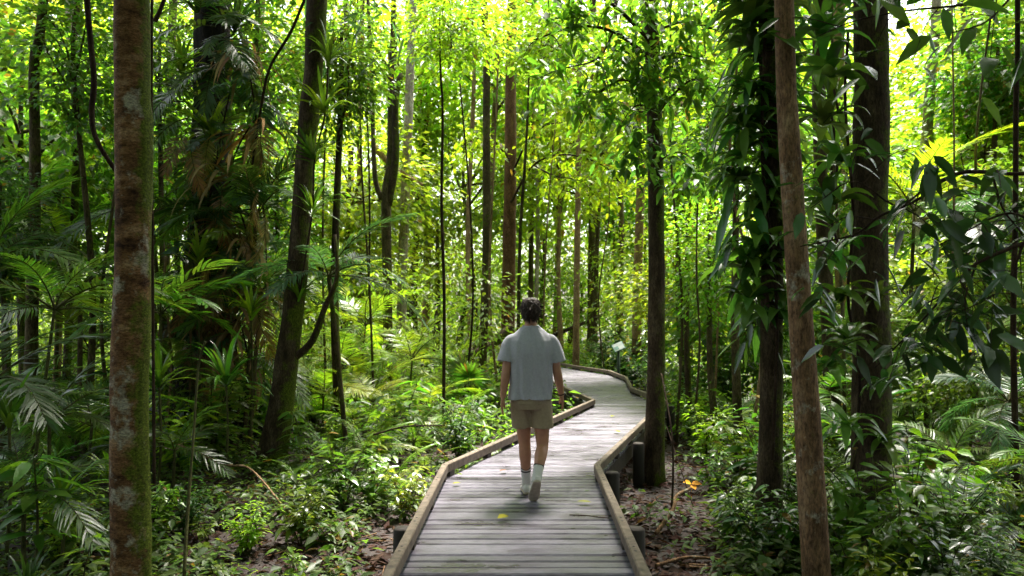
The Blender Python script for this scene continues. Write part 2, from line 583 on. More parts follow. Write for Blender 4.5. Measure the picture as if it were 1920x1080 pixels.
def side_parts(E, sgn, extra_posts):
    """sgn -1 left, +1 right: rails sit on blocks at the deck's edge, posts and a bearer outside"""
    for i in range(len(E) - 1):
        (y0, x0), (y1, x1) = E[i], E[i + 1]
        d = norm(np.array([x1 - x0, y1 - y0, 0.0]))
        o = np.array([d[1], -d[0], 0]) * sgn
        ln = math.hypot(x1 - x0, y1 - y0)
        off = RW / 2 - .03
        a = np.array([x0, y0, ZT - RH / 2]) + o * off + d * .004
        c = np.array([x1, y1, ZT - RH / 2]) + o * off - d * .004
        m_ = MB()
        # rail drawn as a few slightly warped lengths
        box(m_, a, c, RW, RH, bev=.008)
        for k in range(int(ln / .75) + 1):
            for e_ in (-.05, .05):
                q = a + d * min(ln - .06, max(.06, .15 + k * .75 + e_)) + np.array([0, 0, RH / 2])
                tube(m_, [q - (0, 0, .004), q + (0, 0, .001), q + (0, 0, .003)], [.011, .010, .006], 8, 1)
        bwpart(m_, 'kerb_rail', [RAIL, BOLT])
        nb = max(1, int(ln / 1.1))
        for k in range(nb + 1):
            m_ = MB()
            t = (k + .12) / (nb + .24)
            p = a + (c - a) * t
            q0 = np.array([p[0], p[1], .025]) - d * .06
            q1 = np.array([p[0], p[1], .025]) + d * .06
            box(m_, q0, q1, RW - .008, ZT - RH - .002 + .006 - .003, bev=.003)
            bwpart(m_, 'kerb_block', BEAM)
        m_ = MB()
        box(m_, np.array([x0, y0, -.14]) - o * .05 + d * .01, np.array([x1, y1, -.14]) - o * .05 - d * .01, .07, .19)
        bwpart(m_, 'bearer', BEAM)
        npst = max(1, int(round(ln / 2.2)))
        for k in range(npst + (0 if i < len(E) - 2 else 1)):
            t = k / npst
            t = max(t, .03)
            p = np.array([x0 + (x1 - x0) * t, y0 + (y1 - y0) * t, 0]) + o * .125
            m_ = MB()
            gz = ground_z(p[0], p[1]) - .15
            tube(m_, [(p[0], p[1], gz), (p[0], p[1], (gz + .02) / 2), (p[0], p[1], .015), (p[0], p[1], .03)], [.078, .075, .075, .062], 14, rough=.06, seed=k + i)
            bwpart(m_, 'post', POST)


side_parts(LE, -1, [])
side_parts(RE, 1, [])
# cross bearers under the planks
yy = 3.0
while yy < 29:
    m_ = MB()
    box(m_, (edge(LE, yy) + .1, yy, -.33), (edge(RE, yy) - .1, yy, -.33), .09, .14)
    bwpart(m_, 'cross_beam', BEAM)
    yy += 2.2

# ------------------------------------------------------------------ person walking away
SKIN = simple('skin', (.38, .185, .105), .5, .12, 25, .1, .002, .4)
SHIRT = simple('grey_cotton', (.36, .355, .385), .9, .10, 60, .12, .002, .15)
SHORTS = simple('taupe_cotton', (.28, .22, .14), .9, .12, 50, .15, .002, .15)
HAIRM = simple('dark_brown_hair', (.026, .015, .010), .6, .4, 60, .3, .004, .2)
SOCK = simple('white_sock', (.55, .53, .49), .9, .08, 90, .2, .002, .1)
STRIPE = simple('dark_sock_stripe', (.06, .05, .05), .9, .1, 90, .2, .002, .1)
SHOE = simple('white_shoe', (.50, .48, .43), .7, .1, 30, .1, .002, .3)
SOLE = simple('worn_sole', (.38, .32, .24), .8, .3, 30, .3, .003, .2)
BANDM = simple('dark_band', (.02, .015, .012), .7, .2, 60, .2, .001)
EYEW = simple('eye_white', (.7, .68, .65), .2, .02, 10, 0)
LIPM = simple('lip', (.30, .11, .09), .5, .1, 30, .05)

PER = Vector(((995 - 960) / F * 7.2, 7.2, 0.004))


def loft(mb, rings, sides=24):
    """rings: (x, y, z, rx, ry[, tilt]) horizontal ellipses, closed"""
    V, n = [], len(rings)
    for q in rings:
        x, y, z, rx, ry = q[:5]
        for j in range(sides):
            a = 2 * math.pi * j / sides
            c, s = math.cos(a), math.sin(a)
            p = 2.0 / (q[5] if len(q) > 5 else 2.0)
            V.append((x + rx * math.copysign(abs(c) ** p, c), y + ry * math.copysign(abs(s) ** p, s), z))
    f = [(i * sides + j, i * sides + (j + 1) % sides, (i + 1) * sides + (j + 1) % sides, (i + 1) * sides + j) for i in range(n - 1) for j in range(sides)]
    b = n * sides
    V += [(rings[0][0], rings[0][1], rings[0][2]), (rings[-1][0], rings[-1][1], rings[-1][2])]
    g = [(b, (j + 1) % sides, j) for j in range(sides)] + [(b + 1, (n - 1) * sides + j, (n - 1) * sides + (j + 1) % sides) for j in range(sides)]
    mb.add(V, [np.array(f), np.array(g)])


def limb(mb, pts, rad, n=24, sides=16):
    p = smooth_path(pts, n)
    t = np.linspace(0, len(rad) - 1, n)
    r = np.interp(t, range(len(rad)), rad)
    tube(mb, p, r, sides)


def ball(mb, c, r, seg=16):
    c = np.asarray(c, float)
    r = (r,) * 3 if not hasattr(r, '__len__') else r
    rings = []
    for i in range(1, seg // 2):
        a = math.pi * i / (seg // 2)
        rings.append((c[0], c[1], c[2] - math.cos(a) * r[2], math.sin(a) * r[0], math.sin(a) * r[1]))
    loft(mb, rings, seg)


def remesh(mb, name, mt, voxel, smooth=3, cut=None, deform=None, parent=None):
    me = mb.mesh(name + '_raw', mt)
    o = bpy.data.objects.new(name + '_raw', me)
    COL.objects.link(o)
    r = o.modifiers.new('r', 'REMESH')
    r.mode = 'VOXEL'
    r.voxel_size = voxel
    r.use_smooth_shade = True
    s = o.modifiers.new('s', 'SMOOTH')
    s.factor = .5
    s.iterations = smooth
    dg = bpy.context.evaluated_depsgraph_get()
    ev = o.evaluated_get(dg)
    m2 = bpy.data.meshes.new_from_object(ev)
    bpy.data.objects.remove(o)
    bpy.data.meshes.remove(me)
    m2.name = name
    if cut or deform:
        import bmesh
        bm = bmesh.new()
        bm.from_mesh(m2)
        if cut:
            bmesh.ops.delete(bm, geom=[f_ for f_ in bm.faces if cut(f_.calc_center_median(), f_.normal)], context='FACES')
        if deform:
            bm.normal_update()
            nv = [(v, v.co + deform(v.co, v.normal)) for v in bm.verts]
            for v, c in nv:
                v.co = c
        bm.to_mesh(m2)
        bm.free()
    m2.materials.clear()
    m2.materials.append(mt)
    m2.polygons.foreach_set('use_smooth', np.ones(len(m2.polygons), bool))
    return link(name, m2, parent)


man = thing('person', PER, 'person in pale grey T-shirt and brown shorts walking away along the boardwalk', 'person')

HIPL, KNL, ANL = (-.085, .01, .88), (-.055, .11, .49), (-.035, .22, .10)
HIPR, KNR, ANR = (.09, .0, .88), (.105, .03, .47), (.045, -.20, .206)
SHL, ELL, WRL = (-.178, 0, 1.415), (-.222, -.05, 1.13), (-.250, -.055, .905)
SHR, ELR, WRR = (.178, 0, 1.415), (.238, .0, 1.13), (.282, .075, .910)

mb = MB()
loft(mb, [(0, 0, .82, .10, .08), (0, 0, .90, .155, .11), (0, 0, 1.0, .15, .10), (0, .005, 1.12, .145, .095), (0, .0, 1.28, .165, .105), (0, -.005, 1.40, .165, .095),
          (0, -.005, 1.45, .125, .075), (0, 0, 1.50, .075, .062), (0, .008, 1.56, .054, .056), (0, .015, 1.60, .053, .058), (0, .02, 1.64, .05, .06)])
# head
loft(mb, [(0, .055, 1.555, .028, .03), (0, .045, 1.58, .052, .062), (0, .03, 1.62, .066, .086), (0, .02, 1.66, .073, .095), (0, .015, 1.70, .076, .098),
          (0, .012, 1.74, .072, .092), (0, .01, 1.77, .055, .07), (0, .01, 1.785, .025, .03)])
limb(mb, [(0, .108, 1.685), (0, .124, 1.655), (0, .136, 1.635), (0, .118, 1.628)], [.009, .011, .016, .012], 10, 10)
ball(mb, (0, .112, 1.70), (.05, .012, .010))
for s in (-1, 1):
    ball(mb, (s * .078, .0, 1.66), (.010, .022, .034), 12)
    ball(mb, (s * .036, .092, 1.645), (.022, .018, .02), 12)
# legs
for H, K, A, cb in ((HIPL, KNL, ANL, -.022), (HIPR, KNR, ANR, -.018)):
    H, K, A = map(Vector, (H, K, A))
    calf = K.lerp(A, .32) + Vector((0, cb, 0))
    limb(mb, [H, H.lerp(K, .5), K, calf, K.lerp(A, .72), A], [.085, .074, .054, .056, .040, .036], 30)
# feet (inside the shoes)
limb(mb, [ANL, Vector(ANL) + Vector((0, .06, -.05)), Vector(ANL) + Vector((0, .16, -.075))], [.036, .034, .028], 10)
limb(mb, [ANR, Vector(ANR) + Vector((-.005, .02, -.06)), Vector(ANR) + Vector((-.015, .07, -.13))], [.036, .034, .028], 10)
# arms and hands
for S, E, Wr, s in ((SHL, ELL, WRL, -1), (SHR, ELR, WRR, 1)):
    S, E, Wr = map(Vector, (S, E, Wr))
    limb(mb, [S, S.lerp(E, .5), E, E.lerp(Wr, .3), Wr], [.052, .046, .040, .041, .027], 26)
    ax = (Wr - E).normalized()
    ax = (ax + Vector((0, .10, -.2))).normalized()
    fw = Vector((0, 1, 0))
    fw = (fw - ax * fw.dot(ax)).normalized()          # thumb side, towards the walk
    inn = ax.cross(fw).normalized()
    if inn.x * s > 0:
        inn = -inn                                       # palm faces the thigh
    base = Wr
    # palm: a flattened hull of four short metacarpals
    for k, off in enumerate((.028, .010, -.009, -.026)):
        kn = base + ax * (.088 - .006 * abs(k - 1)) + fw * off
        limb(mb, [base + fw * off * .6, base + ax * .045 + fw * off * .95, kn], [.017, .016, .0125], 8, 8)
        ln = (.072, .080, .074, .058)[k]
        cv = (.35, .5, .6, .7)[k]
        p1 = kn + ax * ln * .45 + inn * ln * .12 * cv
        p2 = p1 + (ax * (1 - .3 * cv) + inn * .55 * cv) * ln * .32
        p3 = p2 + (ax * (1 - .6 * cv) + inn * .95 * cv) * ln * .26
        limb(mb, [kn - ax * .01, kn, p1, p2, p3], [.0105, .0100, .0092, .0085, .0065], 16, 8)
    t0 = base + ax * .022 + fw * .022
    t1 = t0 + ax * .032 + fw * .022 + inn * .010
    t2 = t1 + ax * .030 + fw * .008 + inn * .010
    t3 = t2 + ax * .024 + inn * .008
    limb(mb, [t0, t1, t2, t3], [.017, .0135, .0110, .0080], 14, 8)
body = remesh(mb, 'body', SKIN, .0052, 3, parent=man)
for s in (-1, 1):
    mb = MB()
    ball(mb, (s * .032, .098, 1.678), .0105, 12)
    mb.build('eye', EYEW, body)
mb = MB()
limb(mb, [(-.024, .104, 1.603), (0, .116, 1.604), (.024, .104, 1.603)], [.003, .0065, .003], 10, 8)
mb.build('mouth', LIPM, body)


def fold(amp, zlo, zhi, fx=16, fz=3.0, seed=0):
    def f_(co, no):
        t = min(1, max(0, (zhi - co.z) / (zhi - zlo)))
        a = math.atan2(co.y, co.x) * 3
        w = mnoise.noise((math.cos(a / 3) * fx * .25 + seed, math.sin(a / 3) * fx * .25, co.z * fz + .41)) + .6 * mnoise.noise((co.x * fx * 1.6 + .37 + co.z * 6, co.y * fx + seed, co.z * fz * 2 + co.x * 8))
        return no * amp * w * (.25 + t)
    return f_


mb = MB()
loft(mb, [(0, .0, .884, .190, .142, 2.3), (0, 0, .93, .190, .137, 2.3), (0, -.004, 1.05, .187, .130, 2.3), (0, -.008, 1.18, .190, .128, 2.4), (0, -.010, 1.30, .200, .126, 2.5),
          (0, -.008, 1.36, .202, .118, 2.5), (0, -.006, 1.41, .196, .106, 2.4), (0, -.002, 1.45, .178, .094, 2.2), (0, 0, 1.487, .140, .084, 2.0), (0, .003, 1.518, .102, .076), (0, .006, 1.545, .072, .070)], 40)
for s, Sx, Ex in ((-1, SHL, ELL), (1, SHR, ELR)):
    S, E = Vector(Sx), Vector(Ex)
    limb(mb, [S + Vector((-s * .06, 0, .012)), S + Vector((s * .010, 0, -.012)), S.lerp(E, .38) + Vector((s * .016, 0, 0)), S.lerp(E, .70) + Vector((s * .018, 0, 0))], [.050, .056, .073, .080], 16, 22)


def shirt_cut(c, nn):
    if c.z < .902 and nn.z < -.6:
        return True
    return abs(c.x) > .17 and 1.18 < c.z < 1.26 and nn.z < -.7


shirt = remesh(mb, 't_shirt', SHIRT, .009, 4, shirt_cut, fold(.021, .88, 1.45, 14, 2.2, 3), man)
mb = MB()
ring = [(math.cos(a) * .071, .008 + math.sin(a) * .070, 1.541 + .006 * math.sin(a)) for a in np.linspace(0, 2 * math.pi, 33)]
tube(mb, ring, .0075, 8)
mb.build('collar', SHIRT, shirt)
mb = MB()
loft(mb, [(0, 0, .80, .150, .118), (0, 0, .86, .172, .128), (0, 0, .93, .172, .124), (0, 0, .97, .165, .118)], 32)
for H, K, s in ((HIPL, KNL, -1), (HIPR, KNR, 1)):
    H, K = Vector(H), Vector(K)
    limb(mb, [H + Vector((0, 0, -.01)), H.lerp(K, .3) + Vector((s * .008, 0, 0)), H.lerp(K, .62) + Vector((s * .008, -.005, 0))], [.098, .098, .101], 14, 24)
shorts = remesh(mb, 'shorts', SHORTS, .009, 3, lambda c, nn: c.z < .665 and nn.z < -.6, fold(.0075, .63, .95, 16, 3, 9), man)
for s in (-1, 1):
    mb = MB()
    pts = [(s * .06, -.128, .845), (s * .145, -.098, .85)]
    tube(mb, [(s * .060, -.1305, .85), (s * .10, -.124, .852), (s * .142, -.102, .855)], .003, 6)
    mb.build('pocket', SHORTS, shorts)
# socks
for K, A, nm in ((KNL, ANL, 0), (KNR, ANR, 1)):
    K, A = Vector(K), Vector(A)
    mb = MB()
    t0 = .50 if nm == 0 else .56
    limb(mb, [K.lerp(A, t0), K.lerp(A, .75), A, A + (A - K).normalized() * .03], [.0475, .0445, .043, .043], 14, 18)
    so = mb.build('sock', SOCK, man)
    for q in ((.06, .13, .20) if nm == 0 else (.07,)):
        mb = MB()
        c = K.lerp(A, t0 + q)
        dr = (A - K).normalized()
        limb(mb, [c - dr * .0065, c, c + dr * .0065], [.0478, .0482, .0478], 4, 18)
        mb.build('stripe', STRIPE, so)


def shoe(origin, fwd, up, nm):
    fwd, up = Vector(fwd).normalized(), Vector(up).normalized()
    side = fwd.cross(up).normalized()
    M = Matrix((side, fwd, up)).transposed()
    # profile rings along the foot, heel to toe: (along, halfwidth, height)
    pr_ = [(-.075, .018, .055), (-.066, .031, .075), (-.03, .036, .088), (.02, .038, .084), (.07, .043, .062), (.12, .047, .05), (.16, .043, .042), (.19, .031, .034), (.205, .012, .022)]
    up_mb, so_mb = MB(), MB()
    for mbx, z0, zs, wid in ((up_mb, .018, 1.0, 1.0), (so_mb, 0.0, None, 1.07)):
        V, sd = [], 16
        for a, w_, h_ in pr_:
            hh = h_ if zs else .024
            for j in range(sd):
                th = 2 * math.pi * j / sd
                c, s_ = math.cos(th), math.sin(th)
                cc = math.copysign(abs(c) ** .8, c)
                zz_ = z0 + (hh - z0) * .5 * (1 + math.copysign(abs(s_) ** .7, s_)) if zs else .012 + .012 * math.copysign(abs(s_) ** .5, s_)
                V.append(Vector(origin) + M @ Vector((cc * w_ * wid * (1 if s_ < .3 or not zs else .86), a * (1.0 if zs else 1.03), zz_)))
        n_ = len(pr_)
        f_ = [(i * sd + j, (i + 1) * sd + j, (i + 1) * sd + (j + 1) % sd, i * sd + (j + 1) % sd) for i in range(n_ - 1) for j in range(sd)]
        mbx.add([tuple(v) for v in V], [np.array(f_), np.array([tuple(range(sd)), tuple(range(n_ * sd - 1, n_ * sd - sd - 1, -1))])])
    sh = up_mb.build('shoe', SHOE, man)
    so_mb.build('sole', SOLE, sh)


shoe((ANL[0], ANL[1], 0), (-.06, 1, 0), (0, 0, 1), 0)
tw = Vector((-.12, .66, -.74)).normalized()
upv = Vector((.05, .74, .66))
upv = (upv - tw * upv.dot(tw)).normalized()
shoe(Vector(ANR) - upv * .075 + tw * .012, tw, upv, 1)
# hair: cap plus overlapping tufts
mb = MB()
loft(mb, [(0, -.062, 1.615, .045, .030), (0, -.040, 1.635, .072, .068), (0, -.022, 1.67, .083, .092), (0, -.010, 1.71, .089, .106), (0, .0, 1.75, .087, .104), (0, .0, 1.78, .072, .085), (0, .0, 1.797, .035, .045)], 28)
hair = remesh(mb, 'hair', HAIRM, .008, 1, None, lambda c, nn: nn * (.007 * mnoise.noise(c * 30) + .004 * mnoise.noise(c * 75)), man)
mb = MB()
hr = np.random.default_rng(4)
me = hair.data
co = np.array([v.co for v in me.vertices])
no = np.array([v.normal for v in me.vertices])
idx = hr.choice(len(co), 900)
dirn = norm(np.cross(no[idx], np.array([0, 1.0, 0.3])) * hr.choice([-1, 1], (900, 1)) * .35 + hr.normal(0, .32, (900, 3)) + np.array([0, -.1, -.75]) + no[idx] * .12)
leaves(mb, co[idx] - no[idx] * .004, dirn, no[idx], hr.uniform(.030, .058, 900), hr.uniform(.007, .014, 900), 'pinna', .15)
mb.build('hair_tufts', HAIRM, hair)
mb = MB()
q = Vector(WRR)
dq = (Vector(WRR) - Vector(ELR)).normalized()
limb(mb, [q - dq * .022, q - dq * .017, q - dq * .012], [.0305, .0315, .0305], 4, 16)
mb.build('wristband', BANDM, man)

# ------------------------------------------------------------------ plant building blocks
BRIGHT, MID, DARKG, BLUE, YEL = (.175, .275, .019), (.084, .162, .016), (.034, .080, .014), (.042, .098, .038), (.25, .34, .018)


def jit(c, r, k=.18):
    return tuple(max(.004, x * (1 + r.uniform(-k, k))) for x in c)


def crown_mesh(seed, nclus, nleaf, L, rad=(1, 1, .75), templ='diamond', shell=.55, cl=(.22, .12)):
    r = np.random.default_rng(seed)
    mb, lm = MB(), MB()
    for i in range(nclus):
        d = norm(r.normal(0, 1, 3))
        q = (shell + (1 - shell) * r.random()) if r.random() < .75 else r.random() ** .6
        c = d * q * np.array(rad)
        k = int(nleaf * r.uniform(.6, 1.4))
        s = r.uniform(cl[1], cl[0]) * 1.4
        # flattened spray of leaves
        off = r.normal(0, 1, (k, 3)) * np.array([s, s, s * .24])
        off[:, 2] -= .22 * (off[:, 0] ** 2 + off[:, 1] ** 2) / s
        pos = c + off
        dr = norm(off * np.array([1, 1, .3]) + d * .12 + r.normal(0, .09, (k, 3))) + np.array([0, 0, -.14])
        up = np.array([0, 0, 1.0]) + r.normal(0, .36, (k, 3))
        ll = L * r.uniform(.6, 1.35, k)
        leaves(mb, pos, dr, up, ll, ll * r.uniform(.46, .74, k), templ, r.uniform(.02, .2, k))
        if i % 14 == 0:
            st = np.array([0, 0, -rad[2] * r.uniform(.1, .8)])
            mid = st * .35 + c * .55 + r.normal(0, .08, 3)
            tube(lm, smooth_path([st, mid, c], 6), np.linspace(.016, .004, 6), 4, cap=False)
    return mb.mesh('crown', LEAF), lm.mesh('limbs', BARK_GREEN)


CROWN_S = [crown_mesh(20 + i, 130, 30, .092, (1, 1, .8), cl=(.19, .08)) for i in range(4)]           # small leaves: distance
CROWN_F = [crown_mesh(30 + i, 120, 24, .072, (1, 1, .85), cl=(.17, .08)) for i in range(4)]          # thin crowns far off
CROWN_M = [crown_mesh(40 + i, 110, 30, .10, (1, 1, .9), cl=(.2, .1)) for i in range(3)]
CROWN_T = [crown_mesh(60 + i, 120, 28, .092, (.7, .7, 1.2), cl=(.19, .08)) for i in range(3)]       # tall and loose


def trunk_path(base, ctrl, n):
    return smooth_path([Vector(base)] + list(ctrl), n)


def tree(name, ctrl, rads, bark, label, sides=16, flare=.35, flare_h=.5, crowns=(), rough=.10, n=40, group=None, lobes=0, cat='tree'):
    """ctrl: world points from the root up; crowns: (dx, dy, dz from the top, scale, mesh set, colour)"""
    base = Vector(ctrl[0])
    t = thing(name, base, label, cat, group)
    pts = smooth_path([Vector(c) - base for c in ctrl], n)
    pts[0][2] -= .15
    r = np.interp(np.linspace(0, len(rads) - 1, n), range(len(rads)), rads)
    mb = MB()
    tube(mb, pts, r, sides, rough=rough, seed=len(label) + base.x, flare=flare, flare_h=flare_h, lobes=lobes)
    mb.build('trunk', bark, t)
    top = Vector(pts[-1])
    for i, (dx, dy, dz, sc, (cm, lm), colr) in enumerate(crowns):
        c = link('crown', cm, t, top + Vector((dx, dy, dz)), colr, (0, 0, random.uniform(0, 6.3)), sc)
        lb = link('limb', lm, t, top + Vector((dx, dy, dz)), None, c.rotation_euler, sc)
    return t


def gpt(px, d, lift=0):
    x = (px - 960) / F * d
    return Vector((x, d, ground_z(x, d) + lift))


def trunk_px(pts, d, ext=None):
    """image points (px, py) bottom to top at distance d -> ground point, world points, and an extension past the frame"""
    ext = (6.0 if d < 13 else 10.0) if ext is None else ext
    out = []
    b = P(pts[0][0], pts[0][1], d)
    out.append(Vector((b.x, d, ground_z(b.x, d))))
    for px, py in pts:
        q = P(px, py, d)
        if q.z > out[-1].z + .3:
            out.append(q)
    if ext:
        dr = (out[-1] - out[-2]).normalized()
        dr = (dr + Vector((0, 0, 1))).normalized()
        out.append(out[-1] + dr * ext)
    return out


def cr(sets, sc, col, dx=0, dy=0, dz=0, i=0):
    return (dx, dy, dz, sc, sets[i % len(sets)], col)


LANDMARK = []      # (px, name) used for the labels of scattered plants


def lm(px, name):
    LANDMARK.append((px, name))


# ------------------------------------------------------------------ the trees one can tell apart
CANOPY_COL = MID
tree('mossy_tree', trunk_px([(246, 1080), (243, 800), (249, 500), (252, 250), (247, 0)], 5.6), [.132, .130, .126, .122, .126, .12, .09], BARK_MOSSY,
     'thick brown trunk with moss bands and pale lichen at the left foreground', 40, .10, .6,
     [cr(CROWN_M, 3.4, DARKG, 0, -.5, 1.5, 0)], n=90)
lm(247, 'the moss-banded brown trunk')
t2 = tree('strangler_tree', trunk_px([(388, 800), (392, 500), (398, 230), (400, 0)], 14.5), [.52, .42, .34, .32, .31, .25], BARK_BLACK,
          'massive blackish trunk hung with dead fronds, behind the moss-banded trunk', 30, .9, .8,
          [cr(CROWN_M, 4.6, DARKG, -.5, .5, 1.5, 1)], rough=.16, n=60, lobes=5)
lm(395, 'the massive black trunk')
t3 = tree('leaning_tree', trunk_px([(508, 890), (532, 720), (556, 520), (572, 300), (588, 120), (594, 0)], 11.5), [.185, .165, .15, .142, .135, .145, .11], BARK_DARK,
          'dark mossy trunk leaning right, rising from the litter left of the boardwalk', 22, .45, .5,
          [cr(CROWN_M, 3.2, MID, -.6, .3, 1.2, 2)], n=70)
lm(540, 'the dark leaning trunk')
mb = MB()
b3 = t3.location
tube(mb, smooth_path([Vector(P(548, 675, 11.5)) - b3, Vector(P(585, 640, 11.4)) - b3, Vector(P(610, 575, 11.3)) - b3, Vector(P(632, 520, 11.2)) - b3, Vector(P(628, 440, 11.2)) - b3], 20), np.linspace(.06, .02, 20), 10, rough=.1)
mb.build('side_branch', BARK_DARK, t3)

t4 = tree('forked_tree', trunk_px([(727, 700), (727, 560), (724, 380), (733, 300), (733, 150), (738, 0)], 20), [.145, .12, .12, .135, .085, .065, .05], BARK_GREEN,
          'slender greyish trunk with a swollen fork and broken stub, left of the person', 16, .3, .4,
          [cr(CROWN_S, 1.56, BRIGHT, .2, .5, .5, 0)], n=50)
lm(727, 'the forked grey trunk')
mb = MB()
b4 = t4.location
tube(mb, smooth_path([Vector(P(728, 385, 20)) - b4, Vector(P(741, 300, 19.9)) - b4, Vector(P(741, 190, 19.8)) - b4, Vector(P(752, 138, 19.8)) - b4], 16), [.10] * 8 + [.09] * 6 + [.075, .05], 10, rough=.15)
mb.build('broken_stub', BARK_DARK, t4)
mb = MB()
tube(mb, smooth_path([Vector(P(715, 375, 20)) - b4, Vector(P(702, 320, 20)) - b4, Vector(P(697, 150, 20)) - b4, Vector(P(690, 0, 20)) - b4], 16), np.linspace(.07, .045, 16), 8, rough=.1)
mb.build('side_branch', BARK_GREEN, t4)
tree('pale_tree', trunk_px([(752, 640), (757, 430), (765, 250), (770, 100), (775, 0)], 25), [.165, .155, .145, .135, .125, .09], BARK_PALE,
     'smooth whitish trunk standing far behind the forked grey trunk', 14, .25, .5, [cr(CROWN_S, 2.10, MID, 0, 0, 1, 1)])
lm(760, 'the whitish far trunk')
tree('slim_tree', trunk_px([(905, 668), (912, 480), (912, 250), (912, 80), (908, 0)], 20), [.125, .11, .10, .095, .085, .05], BARK_GREEN,
     'slim grey-brown trunk with mossy foot, left of the reddish trunk', 14, .3, .4, [cr(CROWN_S, 1.44, BRIGHT, .6, 1, -.3, 2)])
lm(910, 'the slim mossy trunk')
tree('red_barked_tree', trunk_px([(952, 622), (955, 450), (957, 300), (958, 120), (960, 0)], 24), [.22, .21, .19, .17, .15, .1], BARK_RED,
     'straight reddish-brown trunk behind the walking person', 16, .3, .5, [cr(CROWN_S, 1.80, BRIGHT, 0, 1, .8, 3)])
lm(955, 'the straight reddish trunk')
tree('thin_dark_tree', trunk_px([(972, 600), (976, 430), (984, 310), (990, 200)], 21, 2), [.055, .05, .045, .035, .02], BARK_DARK,
     'thin dark stem close to the right of the reddish trunk', 10, .2, .3, [cr(CROWN_S, 1.40, BRIGHT, .3, 0, 0, 0)])
tree('tan_tree', trunk_px([(1080, 660), (1082, 480), (1084, 360), (1086, 150)], 29, 12), [.13, .12, .11, .10, .07], BARK_TAN,
     'slim orange-tan trunk right of the person, beyond the boardwalk bend', 12, .3, .4, [cr(CROWN_S, 1.80, MID, 0, 0, 0, 1)])
lm(1080, 'the slim tan trunk')
tree('grey_tree', trunk_px([(1110, 620), (1111, 480), (1112, 380), (1112, 150)], 36, 12), [.26, .22, .2, .18, .12], BARK_GREEN,
     'dim grey-brown trunk right of the slim tan trunk', 12, .5, .5, [cr(CROWN_S, 2.40, DARKG, 0, 0, 0, 2)])
tree('cream_tree', trunk_px([(1194, 590), (1198, 450), (1203, 280), (1207, 120)], 27, 12), [.17, .155, .145, .13, .10], BARK_TAN,
     'pale cream-brown trunk seen just left of the dark kerbside trunk', 14, .3, .5, [cr(CROWN_S, 2.10, BRIGHT, 0, 0, 0, 3)])
t11 = tree('kerbside_tree', trunk_px([(1224, 912), (1230, 700), (1231, 480), (1228, 250), (1222, 60), (1220, 0)], 10.4), [.14, .112, .106, .102, .098, .09, .07], BARK_DARK,
           'straight dark trunk standing at the outer edge of the right kerb', 22, .35, .3, [cr(CROWN_M, 1.6, DARKG, .6, 0, 2.5, 0)], n=70, rough=.05)
lm(1228, 'the dark kerbside trunk')
t12 = tree('vine_clad_tree', trunk_px([(1440, 1010), (1446, 750), (1447, 500), (1445, 250), (1440, 0)], 8.0), [.125, .115, .105, .10, .095, .08], BARK_DARK,
           'dark slender trunk draped with long hanging leaves, right of the bare litter', 20, .25, .4, [cr(CROWN_M, 2.8, DARKG, .4, 0, 1.8, 1)], n=60)
lm(1445, 'the dark vine-clad trunk')
tree('leaning_brown_tree', trunk_px([(1534, 1080), (1512, 760), (1493, 470), (1478, 230), (1470, 0)], 5.9), [.098, .094, .086, .080, .076, .07, .05], BARK_BROWN,
     'smooth light-brown trunk leaning left in the right foreground', 28, .12, .6, [cr(CROWN_M, 2.6, DARKG, -.2, -.3, 1.6, 2)], n=80, rough=.035)
lm(1500, 'the leaning light-brown trunk')
tree('dark_tree', trunk_px([(1632, 1040), (1634, 700), (1630, 420), (1634, 200), (1632, 0)], 7.6), [.178, .170, .165, .162, .158, .13], BARK_DARK,
     'thick dark greenish trunk at the right, beside the leaning brown trunk', 32, .15, .5, [cr(CROWN_M, 3.6, DARKG, .6, 0, 1.8, 0)], n=80)
lm(1632, 'the thick dark trunk')
tree('far_pale_tree', trunk_px([(1722, 440), (1734, 300), (1745, 150), (1756, 0)], 19), [.13, .13, .125, .115, .08], BARK_PALE,
     'pale trunk leaning slightly right against the white sky gap', 14, .3, .5, [cr(CROWN_S, 1.56, MID, .4, 0, 1.5, 0)])
lm(1740, 'the pale trunk by the sky gap')
tree('left_edge_tree', trunk_px([(62, 520), (66, 300), (64, 120), (82, 0)], 12), [.10, .085, .075, .07, .05], BARK_GREEN,
     'thin crooked mossy trunk near the left edge', 14, .3, .4, [cr(CROWN_M, 2.4, MID, 0, .4, .8, 1)])
lm(64, 'the crooked mossy trunk')
tree('pole_tree', trunk_px([(832, 735), (833, 560), (828, 380), (830, 215), (826, 130)], 14, 1), [.036, .030, .028, .024, .02, .012], VINE_M,
     'thin straight dark sapling pole between the forked and slim trunks', 10, .2, .3, [cr(CROWN_S, 1.00, BRIGHT, .2, .2, 0, 0)])
lm(831, 'the dark sapling pole')
tree('thin_edge_tree', trunk_px([(1900, 640), (1904, 400), (1905, 180), (1908, 0)], 9), [.035, .032, .03, .028, .02], VINE_M,
     'thin dark upright stem close to the right edge', 10, .2, .3, [cr(CROWN_S, 0.96, MID, .2, 0, .8, 1)])
